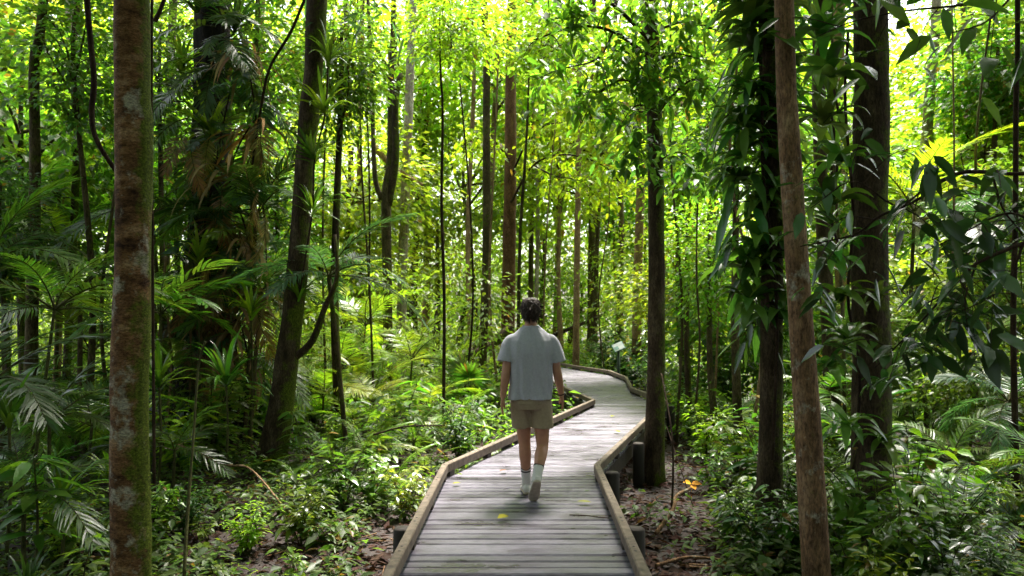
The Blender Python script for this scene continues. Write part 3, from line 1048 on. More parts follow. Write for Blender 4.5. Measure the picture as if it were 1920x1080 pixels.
# more distant trunks, seen between the others
for i, (px, d, w, bk, lbl) in enumerate([
    (680, 26, .10, BARK_TAN, 'thin tan far trunk left of the forked grey trunk'),
    (655, 30, .13, BARK_GREEN, 'mossy far trunk between the leaning and forked trunks'),
    (884, 30, .10, BARK_TAN, 'thin tan far trunk left of the slim mossy trunk'),
    (1000, 33, .09, BARK_PALE, 'thin pale far trunk directly above the person'),
    (1040, 40, .15, BARK_TAN, 'tan far trunk above the person, toward the slim tan trunk'),
    (1160, 38, .16, BARK_GREEN, 'mossy far trunk between the grey and cream trunks'),
    (1292, 26, .10, BARK_GREEN, 'mossy trunk in bright foliage right of the kerbside trunk'),
    (1345, 20, .10, BARK_TAN, 'tan stem in the thicket left of the vine-clad trunk'),
    (1560, 13, .12, BARK_DARK, 'dark trunk between the leaning brown and thick dark trunks'),
    (1585, 17, .15, BARK_TAN, 'brown trunk tucked against the left of the thick dark trunk'),
    (1835, 22, .19, BARK_GREEN, 'mossy far trunk right of the sky gap'),
    (125, 15, .07, BARK_DARK, 'thin dark stem left of the moss-banded trunk'),
    (310, 20, .12, BARK_GREEN, 'mossy trunk just right of the moss-banded trunk'),
    (480, 22, .13, BARK_TAN, 'tan trunk between the black and leaning trunks'),
    (140, 22, .16, BARK_PALE, 'pale far trunk between the left edge and the moss-banded trunk'),
    (795, 38, .2, BARK_TAN, 'tan far trunk right of the whitish far trunk'),
]):
    k = random.Random(100 + i)
    b_ = gpt(px, d)
    l1, l2 = k.uniform(-.4, .4), k.uniform(-.4, .4)
    h_ = k.uniform(17, 23)
    tree('distant_tree', [b_, b_ + Vector((l1 * .5, 0, h_ * .3)), b_ + Vector((l2, l1, h_ * .65)), b_ + Vector((l1 + l2, l2, h_))], [w, w * .9, w * .8, w * .5], bk, lbl, 12, .35, .4,
         [cr(CROWN_S, k.uniform(1.1, 1.7), jit(k.choice([BRIGHT, MID]), k), 0, 0, .5, i)], n=26, group='distant trees between the main trunks')
    lm(px, None)

# ------------------------------------------------------------------ leafy trees that fill the middle distance
scattered = []     # (object, noun, adjective, px, d)
MS = [  # px, d, centre py, half height px, colour, tall?
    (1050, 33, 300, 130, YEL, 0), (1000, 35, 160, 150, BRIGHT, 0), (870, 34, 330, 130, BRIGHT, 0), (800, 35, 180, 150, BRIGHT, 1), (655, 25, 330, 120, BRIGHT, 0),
    (1130, 34, 180, 170, BRIGHT, 0), (1020, 39, 480, 80, BRIGHT, 0), (1150, 41, 420, 110, BRIGHT, 1), (930, 32, 90, 160, BRIGHT, 0), (740, 34, 60, 160, BRIGHT, 0),
    (1290, 16, 330, 150, BRIGHT, 1), (1330, 14, 480, 130, BRIGHT, 1), (1275, 19, 160, 150, BRIGHT, 0), (1380, 12.5, 250, 170, MID, 1), (1350, 22, 50, 170, BRIGHT, 0),
    (1290, 22, 530, 100, BRIGHT, 0), (1400, 18, 600, 120, MID, 0), (1560, 15, 300, 180, MID, 1), (1560, 20, 560, 140, MID, 0), (1720, 17, 560, 120, BRIGHT, 0),
    (1850, 20, 240, 140, BRIGHT, 0), (1800, 20, 420, 110, MID, 0), (1900, 13, 560, 130, MID, 1), (1690, 24, 420, 130, BRIGHT, 1), (1950, 18, 80, 160, MID, 0),
    (640, 14, 130, 160, MID, 1), (480, 17, 80, 190, MID, 1), (520, 19, 380, 150, MID, 1), (330, 18, 330, 170, MID, 1), (300, 15, 120, 160, MID, 1),
    (140, 12, 90, 190, MID, 1), (40, 15, 200, 190, MID, 0), (120, 17, 380, 150, MID, 0), (0, 11, 420, 150, DARKG, 1), (200, 21, 230, 180, BRIGHT, 0),
    (600, 26, 480, 130, BRIGHT, 0), (690, 33, 420, 110, MID, 1), (780, 36, 380, 120, MID, 1), (880, 39, 520, 80, BRIGHT, 0), (1060, 43, 230, 170, BRIGHT, 1),
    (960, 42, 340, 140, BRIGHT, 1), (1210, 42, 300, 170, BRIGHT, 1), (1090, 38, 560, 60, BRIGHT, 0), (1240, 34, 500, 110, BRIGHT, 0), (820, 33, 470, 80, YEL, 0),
    (1470, 22, 180, 200, BRIGHT, 1), (1500, 26, 430, 160, BRIGHT, 1), (1620, 28, 250, 190, MID, 1), (1780, 30, 330, 150, BRIGHT, 0), (20, 26, 80, 200, BRIGHT, 0),
    (420, 27, 230, 190, BRIGHT, 1), (560, 32, 180, 200, BRIGHT, 1), (250, 29, 100, 200, BRIGHT, 1), (1800, 24, 130, 120, BRIGHT, 0), (1870, 18, 120, 110, MID, 0), (1890, 26, 330, 130, BRIGHT, 0), (1930, 22, 180, 120, MID, 0), (1700, 30, 260, 120, BRIGHT, 0), (1840, 30, 20, 110, MID, 0), (1900, 15, 380, 100, MID, 0), (1700, 13, 640, 90, MID, 0), (1830, 11, 700, 80, MID, 0),
]
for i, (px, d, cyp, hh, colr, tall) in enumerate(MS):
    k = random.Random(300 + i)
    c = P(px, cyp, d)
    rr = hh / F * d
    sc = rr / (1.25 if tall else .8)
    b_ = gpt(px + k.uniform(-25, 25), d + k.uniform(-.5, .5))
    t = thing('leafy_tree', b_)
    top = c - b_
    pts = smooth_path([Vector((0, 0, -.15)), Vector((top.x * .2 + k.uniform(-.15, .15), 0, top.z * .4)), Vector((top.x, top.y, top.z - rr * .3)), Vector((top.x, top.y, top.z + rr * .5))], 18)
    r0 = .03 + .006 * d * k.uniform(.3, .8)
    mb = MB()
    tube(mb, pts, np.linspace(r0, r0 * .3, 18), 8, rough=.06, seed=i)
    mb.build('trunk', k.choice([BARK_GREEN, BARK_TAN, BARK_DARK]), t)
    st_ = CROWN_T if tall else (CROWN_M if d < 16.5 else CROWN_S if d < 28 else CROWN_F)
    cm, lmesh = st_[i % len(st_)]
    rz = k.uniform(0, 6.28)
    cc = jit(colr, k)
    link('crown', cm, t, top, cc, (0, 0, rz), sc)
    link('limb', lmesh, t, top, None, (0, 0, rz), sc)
    tone = {YEL: 'yellow-green', BRIGHT: 'bright green', MID: 'mid-green', DARKG: 'dark green'}[colr]
    scattered.append((t, 'leafy tree' if not tall else 'tall loose-crowned tree', tone, px, d, 'tree', 'leafy trees filling the middle distance'))

# thin bare stems and hanging vines seen through the gaps
for i, (px, d, top) in enumerate([(225, 12, 40), (448, 16, 60), (618, 16, 200), (705, 16, 20), (862, 17, 260), (938, 19, 160), (1022, 20, 330), (1135, 27, 300), (1265, 14, 60), (1335, 16, 120), (1392, 11, 80), (1580, 12, 30), (1660, 15, 180), (1765, 12, 120), (1860, 14, 90)]):
    k = random.Random(800 + i)
    b_ = gpt(px, d, -.1)
    top_ = P(px + k.uniform(-25, 25), top - 120, d) - b_
    m_ = MB()
    r0 = k.uniform(.012, .024) + .0006 * d
    tube(m_, smooth_path([(0, 0, 0), top_ * .3 + Vector((k.uniform(-.3, .3), 0, 0)), top_ * .62 + Vector((k.uniform(-.35, .35), 0, 0)), top_], 22), np.linspace(r0, r0 * .6, 22), 7, rough=.12, seed=i)
    o = m_.build('bare_sapling', k.choice([VINE_M, BARK_GREEN, BARK_TAN, BARK_TAN, BARK_GREEN]), None, b_)
    scattered.append((o, 'bare sapling stem', 'slender', px, d, 'sapling', 'bare sapling stems among the trees'))

# ------------------------------------------------------------------ palms, ferns and rosettes
def frond_mesh(seed, L=1.0, pairs=34, plen=.30, arch=.55, pw=.022, name='frond', material=None):
    r = np.random.default_rng(seed)
    mb = MB()
    t = np.linspace(0, 1, 14)
    rach = np.stack([t * L * (1 - .12 * t * t), r.uniform(-.06, .06) * t * t * L, -arch * L * t ** 2.1], 1)
    tube(mb, rach, np.linspace(.010, .002, 14) * L, 5, 1, cap=False)
    tt = np.linspace(.16, 1, pairs)
    pos = np.stack([np.interp(tt, t, rach[:, i]) for i in range(3)], 1)
    tan = norm(np.stack([np.interp(tt, t, np.gradient(rach[:, i])) for i in range(3)], 1))
    for s in (-1, 1):
        side = np.array([0, s * 1.0, 0.0])
        a = np.radians(68 - 42 * tt + r.normal(0, 4, pairs))[:, None]
        d = tan * np.cos(a) + side * np.sin(a) + np.array([0, 0, .18])
        ll = plen * L * np.sin(np.pi * (.12 + .80 * tt)) ** .7 * r.uniform(.85, 1.1, pairs)
        keep = r.random(pairs) > .04
        up = np.cross(d, tan) * (-s)
        up = np.where(up[:, 2:3] < 0, -up, up) + r.normal(0, .12, (pairs, 3))
        leaves(mb, pos[keep], d[keep], up[keep], ll[keep], (pw * L * r.uniform(.85, 1.15, pairs))[keep], 'strap' if pw > .025 else 'pinna', r.uniform(.15, .55, pairs)[keep])
    return mb.mesh(name, [material or PALM, STEM_M])


FROND = [frond_mesh(i, 1.0, 36, .30, .45 + .08 * i) for i in range(4)]
FROND_F = [frond_mesh(10 + i, 1.0, 44, .17, .35 + .1 * i, .016) for i in range(3)]     # fern like
FROND_W = [frond_mesh(20 + i, 1.0, 16, .34, .4 + .1 * i, .045) for i in range(3)]      # broad leaflets


def fan_mesh(seed):
    r = np.random.default_rng(seed)
    mb = MB()
    tube(mb, [(0, 0, 0), (.3, 0, .02), (.6, 0, 0)], [.008, .006, .005], 5, 1)
    k = 22
    a = np.linspace(-2.3, 2.3, k)
    d = np.stack([np.cos(a), np.sin(a), np.full(k, .05) + r.normal(0, .03, k)], 1)
    leaves(mb, np.repeat([[.6, 0, 0]], k, 0), d, np.repeat([[0, 0, 1.0]], k, 0), r.uniform(.36, .42, k), .06, 'strap', .22)
    return mb.mesh('frond', [PALM, STEM_M])


FAN = [fan_mesh(i) for i in range(2)]


def palm(loc, stem_h, nf, L, colr, set_, seed, elev=(15, 70), name='understory_palm', stem_r=.03, az=None, dead=0):
    k = random.Random(seed)
    t = thing(name, loc)
    mb = MB()
    lean = Vector((k.uniform(-.1, .1), k.uniform(-.1, .1), 1)) * stem_h
    tube(mb, smooth_path([(0, 0, -.1), lean * .5 + Vector((k.uniform(-.03, .03), 0, 0)), lean], 8), np.linspace(stem_r, stem_r * .8, 8), 8, rough=.05, seed=seed)
    mb.build('stem', STEM_M if stem_r < .04 else BARK_GREEN, t)
    for i in range(nf):
        a = (az[i % len(az)] + k.uniform(-.2, .2)) if az else i * 2.399 + k.uniform(-.3, .3)
        e = math.radians(elev[1] - (elev[1] - elev[0]) * i / max(1, nf - 1) + k.uniform(-8, 8))
        o = link('frond', k.choice(set_), t, lean, jit(colr, k), Euler((k.uniform(-.35, .35), -e, a), 'XYZ'), L * k.uniform(.8, 1.15))
    for i in range(dead):
        o = link('dead_frond', k.choice(set_), t, lean, (.16, .10, .05), Euler((k.uniform(-.3, .3), math.radians(k.uniform(30, 60)), k.uniform(0, 6.28)), 'XYZ'), L * .8)
    return t


PL = [  # px, d, ground offset, stem height, n fronds, frond length, colour, set, kind word
    # left side
    (60, 9.0, 2.3, 9, 1.3, MID, 0), (-30, 7.5, 1.6, 8, 1.2, DARKG, 0), (105, 8.5, 1.1, 8, 1.1, DARKG, 0), (15, 10.5, 2.9, 8, 1.4, MID, 0), (150, 11.5, 2.6, 8, 1.3, MID, 0),
    (60, 6.7, .75, 7, .85, DARKG, 0), (170, 9.5, .9, 7, 1.0, MID, 0), (300, 11.0, 2.2, 9, 1.1, MID, 2), (330, 9.5, .6, 7, .8, DARKG, 2), (470, 12.6, 2.6, 9, 1.1, MID, 2),
    (460, 13.0, 3.8, 9, 1.5, DARKG, 0), (330, 13.6, 3.9, 9, 1.5, DARKG, 0), (560, 15.0, 1.5, 8, 1.3, BRIGHT, 0), (655, 12.0, 2.75, 9, 1.3, BLUE, 0), (610, 14.0, .8, 8, 1.1, BRIGHT, 0),
    (700, 15.0, .6, 8, 1.2, BRIGHT, 0), (765, 17.0, 1.3, 9, 1.4, BRIGHT, 0), (800, 15.0, .5, 8, 1.1, BRIGHT, 0), (670, 19.0, 2.0, 8, 1.6, BRIGHT, 0), (850, 14.0, .25, 9, .9, MID, 0),
    (905, 14.6, .25, 8, .8, MID, 1), (780, 12.0, .3, 8, .8, MID, 1), (690, 11.0, .3, 8, .75, BRIGHT, 1), (620, 10.5, .25, 8, .75, MID, 1), (800, 10.6, .18, 8, .6, MID, 1),
    (740, 9.6, .2, 7, .55, BRIGHT, 1), (872, 16.5, .5, 9, 1.0, MID, 3), (840, 21, .8, 8, 1.5, BRIGHT, 0), (930, 24, .7, 8, 1.4, BRIGHT, 0), (600, 22, 2.5, 8, 1.8, BRIGHT, 0),
    (560, 9.8, .15, 7, .5, MID, 1), (700, 8.9, .12, 7, .42, MID, 1),
    (20, 13, 3.6, 9, 1.6, MID, 0), (110, 14, 3.4, 9, 1.6, BRIGHT, 0), (175, 12.5, 1.6, 9, 1.3, MID, 0), (140, 16, 4.6, 9, 1.8, BRIGHT, 0), (-20, 10, .9, 8, 1.2, MID, 0), (95, 11, .6, 8, 1.1, MID, 0),
    (310, 15, 2.6, 9, 1.5, MID, 0), (330, 12.4, 1.2, 9, 1.2, MID, 0), (480, 14.8, 2.9, 9, 1.6, MID, 0), (500, 16, 1.2, 9, 1.5, BRIGHT, 0), (640, 17, 1.2, 9, 1.5, BRIGHT, 0), (660, 13.2, .4, 8, 1.0, BRIGHT, 0), (740, 13.4, .5, 8, 1.0, BRIGHT, 0),
    (880, 19, .5, 8, 1.1, BRIGHT, 0), (620, 16.5, .4, 8, 1.1, BRIGHT, 1), (730, 19.5, .8, 8, 1.4, BRIGHT, 0),
    # right side
    (1692, 14.0, 4.0, 7, 1.9, YEL, 0), (1775, 13.5, 3.6, 8, 1.4, BLUE, 0), (1810, 11.5, 1.5, 8, 1.1, MID, 0), (1890, 9.5, 1.2, 8, 1.1, BLUE, 0), (1780, 10.0, .4, 8, .85, MID, 0),
    (1895, 7.6, .25, 8, .65, BLUE, 0), (1800, 8.4, .2, 7, .6, BLUE, 0), (1960, 8.2, .7, 8, .8, MID, 0), (1740, 12.0, .7, 8, 1.0, MID, 0), (1330, 17.0, .4, 8, .9, BRIGHT, 0),
    (1290, 20.0, .3, 8, .9, BRIGHT, 0), (1380, 14.0, .4, 7, .8, MID, 0), (1245, 22.5, .4, 8, .9, BLUE, 0), (1205, 26.0, .5, 8, 1.1, BLUE, 0), (1130, 31.0, .5, 8, 1.3, MID, 0), (1060, 33.0, .5, 8, 1.3, BRIGHT, 0),
    (1580, 10.5, .5, 8, .9, DARKG, 2), (1540, 12.0, 1.0, 8, 1.0, MID, 2),
]
SETS = [FROND, FROND_F, FROND_W, FAN]
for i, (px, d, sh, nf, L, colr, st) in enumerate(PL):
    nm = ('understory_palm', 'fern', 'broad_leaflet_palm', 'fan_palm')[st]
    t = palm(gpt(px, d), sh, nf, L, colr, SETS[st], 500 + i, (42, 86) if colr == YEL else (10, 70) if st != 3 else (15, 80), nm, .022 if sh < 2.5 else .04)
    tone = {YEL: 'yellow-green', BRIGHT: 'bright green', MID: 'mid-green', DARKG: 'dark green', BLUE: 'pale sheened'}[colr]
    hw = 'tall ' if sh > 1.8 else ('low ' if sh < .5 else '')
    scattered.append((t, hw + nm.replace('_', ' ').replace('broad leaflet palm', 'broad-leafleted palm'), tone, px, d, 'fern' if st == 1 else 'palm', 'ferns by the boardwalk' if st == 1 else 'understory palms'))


def rosette_mesh(seed, nl, L, w, droop=.7, name='foliage', mt=None, el=(10, 80)):
    r = np.random.default_rng(seed)
    mb = MB()
    a = np.arange(nl) * 2.399 + r.normal(0, .2, nl)
    e = np.radians(r.uniform(el[0], el[1], nl))
    d = np.stack([np.cos(a) * np.cos(e), np.sin(a) * np.cos(e), np.sin(e)], 1)
    ll = L * r.uniform(.65, 1.15, nl)
    # leaf bent in several steps
    seg = 7
    for i in range(nl):
        p = np.array([0, 0, r.uniform(-.1, .1) * L])
        dd = d[i].copy()
        pts, step = [p], ll[i] / seg
        sd = norm(np.cross(np.array([0, 0, 1.0]), dd) + 1e-6)
        for q in range(seg):
            p = p + dd * step
            pts.append(p)
            dd = norm(dd + np.array([0, 0, -droop * .26 * (q + 1) / seg * 2]))
        V = []
        for q, pp in enumerate(pts):
            tq = q / seg
            ww = w * .5 * (math.sin(math.pi * min(1, .25 + tq * .75)) ** .8 if tq < 1 else .03)
            V += [pp + sd * ww + np.array([0, 0, ww * .35]), pp, pp - sd * ww + np.array([0, 0, ww * .35])]
        fs = []
        for q in range(seg):
            for c in range(2):
                fs.append((q * 3 + c, q * 3 + c + 1, q * 3 + c + 4, q * 3 + c + 3))
        mb.add(V, np.array(fs))
    return mb.mesh(name, mt or GLOSS)


ROS = [rosette_mesh(i, 24, .62, .05, .75) for i in range(3)]
ROS_W = [rosette_mesh(30 + i, 13, .50, .115, 1.15, el=(-5, 60)) for i in range(3)]
ROS_D = [rosette_mesh(10 + i, 22, .75, .045, 1.6, mt=DEAD, el=(-40, 40)) for i in range(2)]


def climber(name, host, specs, label, cat='climbing plant'):
    """specs: (px, py, d, scale, colour, kind) rosettes along the host's trunk, held by a stem that runs up it"""
    t = thing(name, Vector(P(*specs[0][:3])), label, cat)
    pts = [Vector(P(a, b_, c)) - t.location for a, b_, c, *_ in specs]
    mb = MB()
    if len(pts) > 1:
        tube(mb, smooth_path(pts, len(pts) * 6), .014, 6, rough=.1)
        mb.build('stem', VINE_M, t)
    for i, (a, b_, c, sc, colr, kd) in enumerate(specs):
        k = random.Random(i + len(label))
        link('dead_leaves' if kd else 'foliage', (ROS_D if kd else ROS)[i % 2], t, pts[i], colr, (k.uniform(-.3, .3), k.uniform(-.3, .3), k.uniform(0, 6)), sc)
    return t


STRAW = (.30, .19, .09)
climber('strap_leaf_climber', t2, [(330, 640, 13.6, 1.0, DARKG, 0), (360, 520, 13.5, 1.3, DARKG, 0), (400, 470, 13.4, 1.4, MID, 0), (430, 400, 13.5, 1.3, DARKG, 0), (360, 330, 13.6, 1.2, MID, 0), (395, 250, 13.5, 1.35, BRIGHT, 0),
                                   (450, 200, 13.6, 1.3, DARKG, 0), (340, 130, 13.7, 1.3, MID, 0), (440, 60, 13.6, 1.4, DARKG, 0), (370, 20, 13.7, 1.3, DARKG, 0)],
        'strap-leaved climber covering the massive black trunk with green rosettes')
cp = thing('climbing_palm', P(400, 720, 13.4), 'climbing palm whose drooping fronds cover the massive black trunk', 'palm')
mb = MB()
tube(mb, smooth_path([Vector(P(a_, b_, 13.75)) - cp.location for a_, b_ in ((400, 720), (430, 500), (385, 300), (420, 100), (400, -40))], 24), .02, 6, rough=.1)
mb.build('stem', VINE_M, cp)
kq = random.Random(71)
for i in range(96):
    py = -20 + 740 * i / 95
    px = 400 + kq.uniform(-60, 85)
    link('frond', kq.choice(FROND + FROND_W), cp, Vector(P(px, py, 13.55 + kq.uniform(-.2, .1))) - cp.location, jit(kq.choice([DARKG, MID, MID, BLUE]), kq), Euler((kq.uniform(-.4, .4), math.radians(kq.uniform(-45, 25)), kq.uniform(math.pi, 2 * math.pi)), 'XYZ'), kq.uniform(.8, 1.5))
skirt = climber('dead_frond_skirt', t2, [(470, 690, 13.2, 1.2, STRAW, 1), (445, 600, 13.0, 1.7, STRAW, 1), (400, 640, 13.0, 1.4, (.16, .10, .05), 1), (465, 470, 13.0, 1.6, STRAW, 1), (430, 330, 13.0, 1.6, STRAW, 1), (470, 250, 13.1, 1.5, (.33, .19, .07), 1),
                                 (360, 600, 13.0, 1.4, (.14, .09, .05), 1), (455, 100, 13.1, 1.5, STRAW, 1), (500, 560, 13.0, 1.3, STRAW, 1), (420, 420, 12.9, 1.3, (.24, .14, .06), 1)],
        'hanging skirt of straw-brown dead fronds on the massive black trunk', 'dead fronds')
kq = random.Random(91)
for i in range(24):
    px, py = 345 + 155 * kq.random(), 180 + 480 * kq.random()
    link('dead_frond', kq.choice(FROND), skirt, Vector(P(px, py, 12.75 + kq.uniform(-.2, .2))) - skirt.location, jit(kq.choice([STRAW, (.24, .14, .06), (.17, .11, .06)]), kq), Euler((kq.uniform(-.6, .6), math.radians(kq.uniform(35, 75)), kq.uniform(math.pi, 2 * math.pi)), 'XYZ'), kq.uniform(.7, 1.2))
climber('strap_leaf_climber', t3, [(560, 560, 11.3, .8, MID, 0), (585, 400, 11.3, .9, MID, 0), (590, 300, 11.3, 1.0, MID, 0), (610, 210, 11.3, 1.1, BRIGHT, 0), (615, 120, 11.3, 1.1, MID, 0)],
        'strap-leaved climber sprouting from the right side of the dark leaning trunk')
climber('strap_leaf_climber', None, [(1590, 640, 8.6, .9, DARKG, 0), (1600, 520, 8.4, 1.1, DARKG, 0), (1560, 420, 8.6, 1.0, MID, 0), (1570, 300, 8.8, 1.2, MID, 0), (1555, 190, 8.8, 1.3, MID, 0), (1545, 80, 8.8, 1.3, DARKG, 0), (1670, 700, 7.9, .8, DARKG, 0)],
        'arching strap-leaved climber between the leaning brown and thick dark trunks')
palm_like = [(300, 9.5, 1.35, 1.1, MID), (425, 10.5, 1.3, 1.25, MID), (210, 8.3, .55, .8, MID), (120, 6.8, .65, .85, MID), (60, 6.0, .15, .6, DARKG), (130, 5.9, .1, .5, MID), (470, 12.0, 2.2, 1.2, BRIGHT),
             (370, 12.2, 3.0, 1.1, BRIGHT), (560, 11.6, .2, .6, MID), (1450, 12.6, .5, .9, MID), (1700, 9.3, .3, .8, DARKG), (20, 7.0, 1.3, .9, MID)]
for i, (px, d, sh, sc, colr) in enumerate(palm_like):
    t = thing('strap_leaf_plant', gpt(px, d))
    mb = MB()
    tube(mb, smooth_path([(0, 0, -.08), (.04, 0, sh * .5), (0, .02, sh)], 8), np.linspace(.018, .012, 8), 7)
    mb.build('stem', STEM_M, t)
    link('foliage', ROS[i % 3], t, (0, .02, sh), jit(colr, random.Random(i)), (0, 0, i * 1.3), sc)
    tone = {BRIGHT: 'bright green', MID: 'mid-green', DARKG: 'dark green'}[colr]
    scattered.append((t, 'strap-leaved plant', tone, px, d, 'plant', 'strap-leaved plants'))

# ------------------------------------------------------------------ long hanging leaves on the vine-clad trunk
def hanging_leaf_mesh(seed, n, L, w, spread, height, mt=GLOSS, templ='oval'):
    r = np.random.default_rng(seed)
    mb = MB()
    z = r.uniform(0, height, n)
    a = r.uniform(0, 2 * math.pi, n)
    rad = spread * (.25 + .75 * r.random(n) ** .8)
    pos = np.stack([np.cos(a) * rad, np.sin(a) * rad * .7, z], 1)
    d = np.stack([np.cos(a) * .55, np.sin(a) * .45, r.uniform(-1.2, -.25, n)], 1) + r.normal(0, .15, (n, 3))
    up = np.stack([np.cos(a), np.sin(a), np.full(n, .7)], 1) + r.normal(0, .25, (n, 3))
    ll = L * r.uniform(.6, 1.25, n)
    leaves(mb, pos, d, up, ll, ll * w * r.uniform(.8, 1.2, n), templ, r.uniform(.1, .5, n))
    # petioles back to the stem
    for i in range(n):
        tube(mb, [(pos[i][0] * .12, pos[i][1] * .12, z[i] + .1 + rad[i] * .3), (pos[i][0] * .6, pos[i][1] * .6, z[i] + .07 + rad[i] * .15), tuple(pos[i])], .004, 3, 1, cap=False)
    return mb.mesh('foliage', [mt, STEM_M])


hc = thing('hanging_leaf_climber', P(1445, 860, 7.85), 'climber with long drooping glossy leaves hanging down the dark vine-clad trunk', 'climbing plant')
mb = MB()
tube(mb, smooth_path([(0, -.06, 0), (.05, -.08, 1.5), (-.06, -.05, 3.0), (.02, -.04, 4.8)], 30), .016, 7, rough=.1)
mb.build('stem', VINE_M, hc)
for i, (px, py, sp, hgt, nn) in enumerate([(1415, 640, .20, .8, 20), (1400, 480, .26, .9, 26), (1405, 330, .3, 1.0, 26), (1420, 160, .34, 1.0, 26)]):
    link('foliage', hanging_leaf_mesh(70 + i, nn, .34, .30, sp, hgt), hc, Vector(P(px, py, 7.95)) - hc.location, jit((.045, .11, .022), random.Random(i)))
kq = random.Random(17)
for i in range(34):
    py = -40 + 640 * (i / 33) + kq.uniform(-15, 15)
    px = 1418 + kq.uniform(-42, 22) if i % 3 else 1460 + kq.uniform(0, 20)
    link('foliage', ROS_W[i % 3], hc, Vector(P(px, py, 7.9 + kq.uniform(-.15, .15))) - hc.location, jit((.085, .18, .028), kq), (kq.uniform(-.3, .3), kq.uniform(-.3, .3), kq.uniform(0, 6)), kq.uniform(.7, 1.15))
bl = thing('broad_leaf_climber', P(1600, 880, 7.3), 'climber with broad arching leaves on the front of the thick dark trunk', 'climbing plant')
mb = MB()
tube(mb, smooth_path([Vector(P(q[0], q[1], 7.42)) - bl.location for q in ((1600, 880), (1612, 700), (1590, 560), (1600, 400), (1585, 200), (1590, 60))], 30), .014, 6, rough=.1)
mb.build('stem', VINE_M, bl)
for i, (px, py, sc) in enumerate([(1590, 640, .8), (1660, 720, .6), (1650, 560, .6), (1560, 690, .8), (1575, 560, .9), (1570, 480, .9), (1560, 380, 1.0), (1575, 300, .9), (1545, 230, 1.1), (1560, 140, 1.1), (1540, 60, 1.1), (1570, 0, 1.0), (1660, 830, .7), (1590, 800, .8)]):
    link('foliage', ROS_W[i % 3], bl, Vector(P(px, py, 7.25)) - bl.location, jit((.085, .18, .028), kq), (kq.uniform(-.3, .3), kq.uniform(-.3, .3), kq.uniform(0, 6)), sc)

# ------------------------------------------------------------------ shrubs and saplings (individual)
def shrub_meshes(seed, stems, hgt, spread, L, w, nl, templ='diamond', mt=LEAF, whorl=False):
    r = np.random.default_rng(seed)
    fm, sm = MB(), MB()
    for s in range(stems):
        a = r.uniform(0, 6.28)
        tip = np.array([math.cos(a) * spread * r.uniform(.3, 1), math.sin(a) * spread * r.uniform(.3, 1), hgt * r.uniform(.6, 1.05)])
        pts = smooth_path([(0, 0, -.06), tip * np.array([.25, .25, .5]) + r.normal(0, .03, 3), tip], 12)
        tube(sm, pts, np.linspace(.010, .003, 12) * (hgt ** .5), 5, cap=False)
        t = r.uniform(.25, 1, nl) if not whorl else np.repeat(np.linspace(.4, 1, max(2, nl // 6)), 6)[:nl]
        k = len(t)
        ii = t * 11
        pos = np.stack([np.interp(ii, range(12), pts[:, c]) for c in range(3)], 1)
        ang = r.uniform(0, 6.28, k)
        d = np.stack([np.cos(ang), np.sin(ang), r.uniform(-.25, .35, k)], 1)
        ll = L * r.uniform(.6, 1.25, k) * (1.05 - .25 * t)
        up = np.array([0, 0, 1.0]) + r.normal(0, .28, (k, 3))
        pos2 = pos + norm(d) * ll[:, None] * .12
        # short side twigs push some leaves outward
        tw_ = r.random(k) < .55
        pos2[tw_] += d[tw_] * (spread * .28 * r.random(tw_.sum()))[:, None]
        leaves(fm, pos2, d, up, ll, ll * w * r.uniform(.85, 1.15, k), templ, r.uniform(.1, .4, k))
    return fm.mesh('foliage', mt), sm.mesh('stem', STEM_M)


SHRUB = [shrub_meshes(80 + i, 9, 1.0, .55, .13, .45, 46) for i in range(4)]
SHRUB_L = [shrub_meshes(90 + i, 7, 1.0, .5, .20, .42, 22, 'oval', GLOSS) for i in range(3)]
SAPL = [shrub_meshes(100 + i, 1, 1.0, .12, .20, .36, 30, 'oval', LEAF, True) for i in range(3)]
HERB = [shrub_meshes(110 + i, 6, .34, .24, .10, .46, 11, 'oval', LEAF) for i in range(3)]


def blocked(px, d, h_, r_):
    x = (px - 960) / F * d
    if d < 30.5 and edge(LE, d) - .25 - r_ * .6 < x < edge(RE, d) + .25 + r_ * .6:
        return True
    if x > 0 and d < 15.5 and 1110 < px - r_ / d * F * .6 and px - r_ / d * F * .8 < 1330:
        return True
    if x > edge(RE, min(d, 30)) and d < 30 and px - r_ / d * F < 1225 and d < 22:
        return True
    if px > 640 and x < edge(LE, min(d, 30)) and d < 8.2 and px + r_ / d * F > 700:
        return True
    if 15 < d < 33 and 1000 < px < 1225 and h_ > .5 and x < edge(LE, min(d, 30)):
        return True
    return False


def shrub(px, d, h_, colr, set_, seed, name, noun, cat, group):
    k = random.Random(seed)
    t = thing(name, gpt(px, d), rz=k.uniform(0, 6.28))
    fm, sm = set_[seed % len(set_)]
    link('foliage', fm, t, (0, 0, 0), jit(colr, k), scale=h_)
    link('stem', sm, t, (0, 0, 0), None, scale=h_)
    tone = {YEL: 'yellow-green', BRIGHT: 'bright green', MID: 'mid-green', DARKG: 'dark green', BLUE: 'bluish green'}[colr]
    scattered.append((t, noun, tone, px, d, cat, group))
    return t


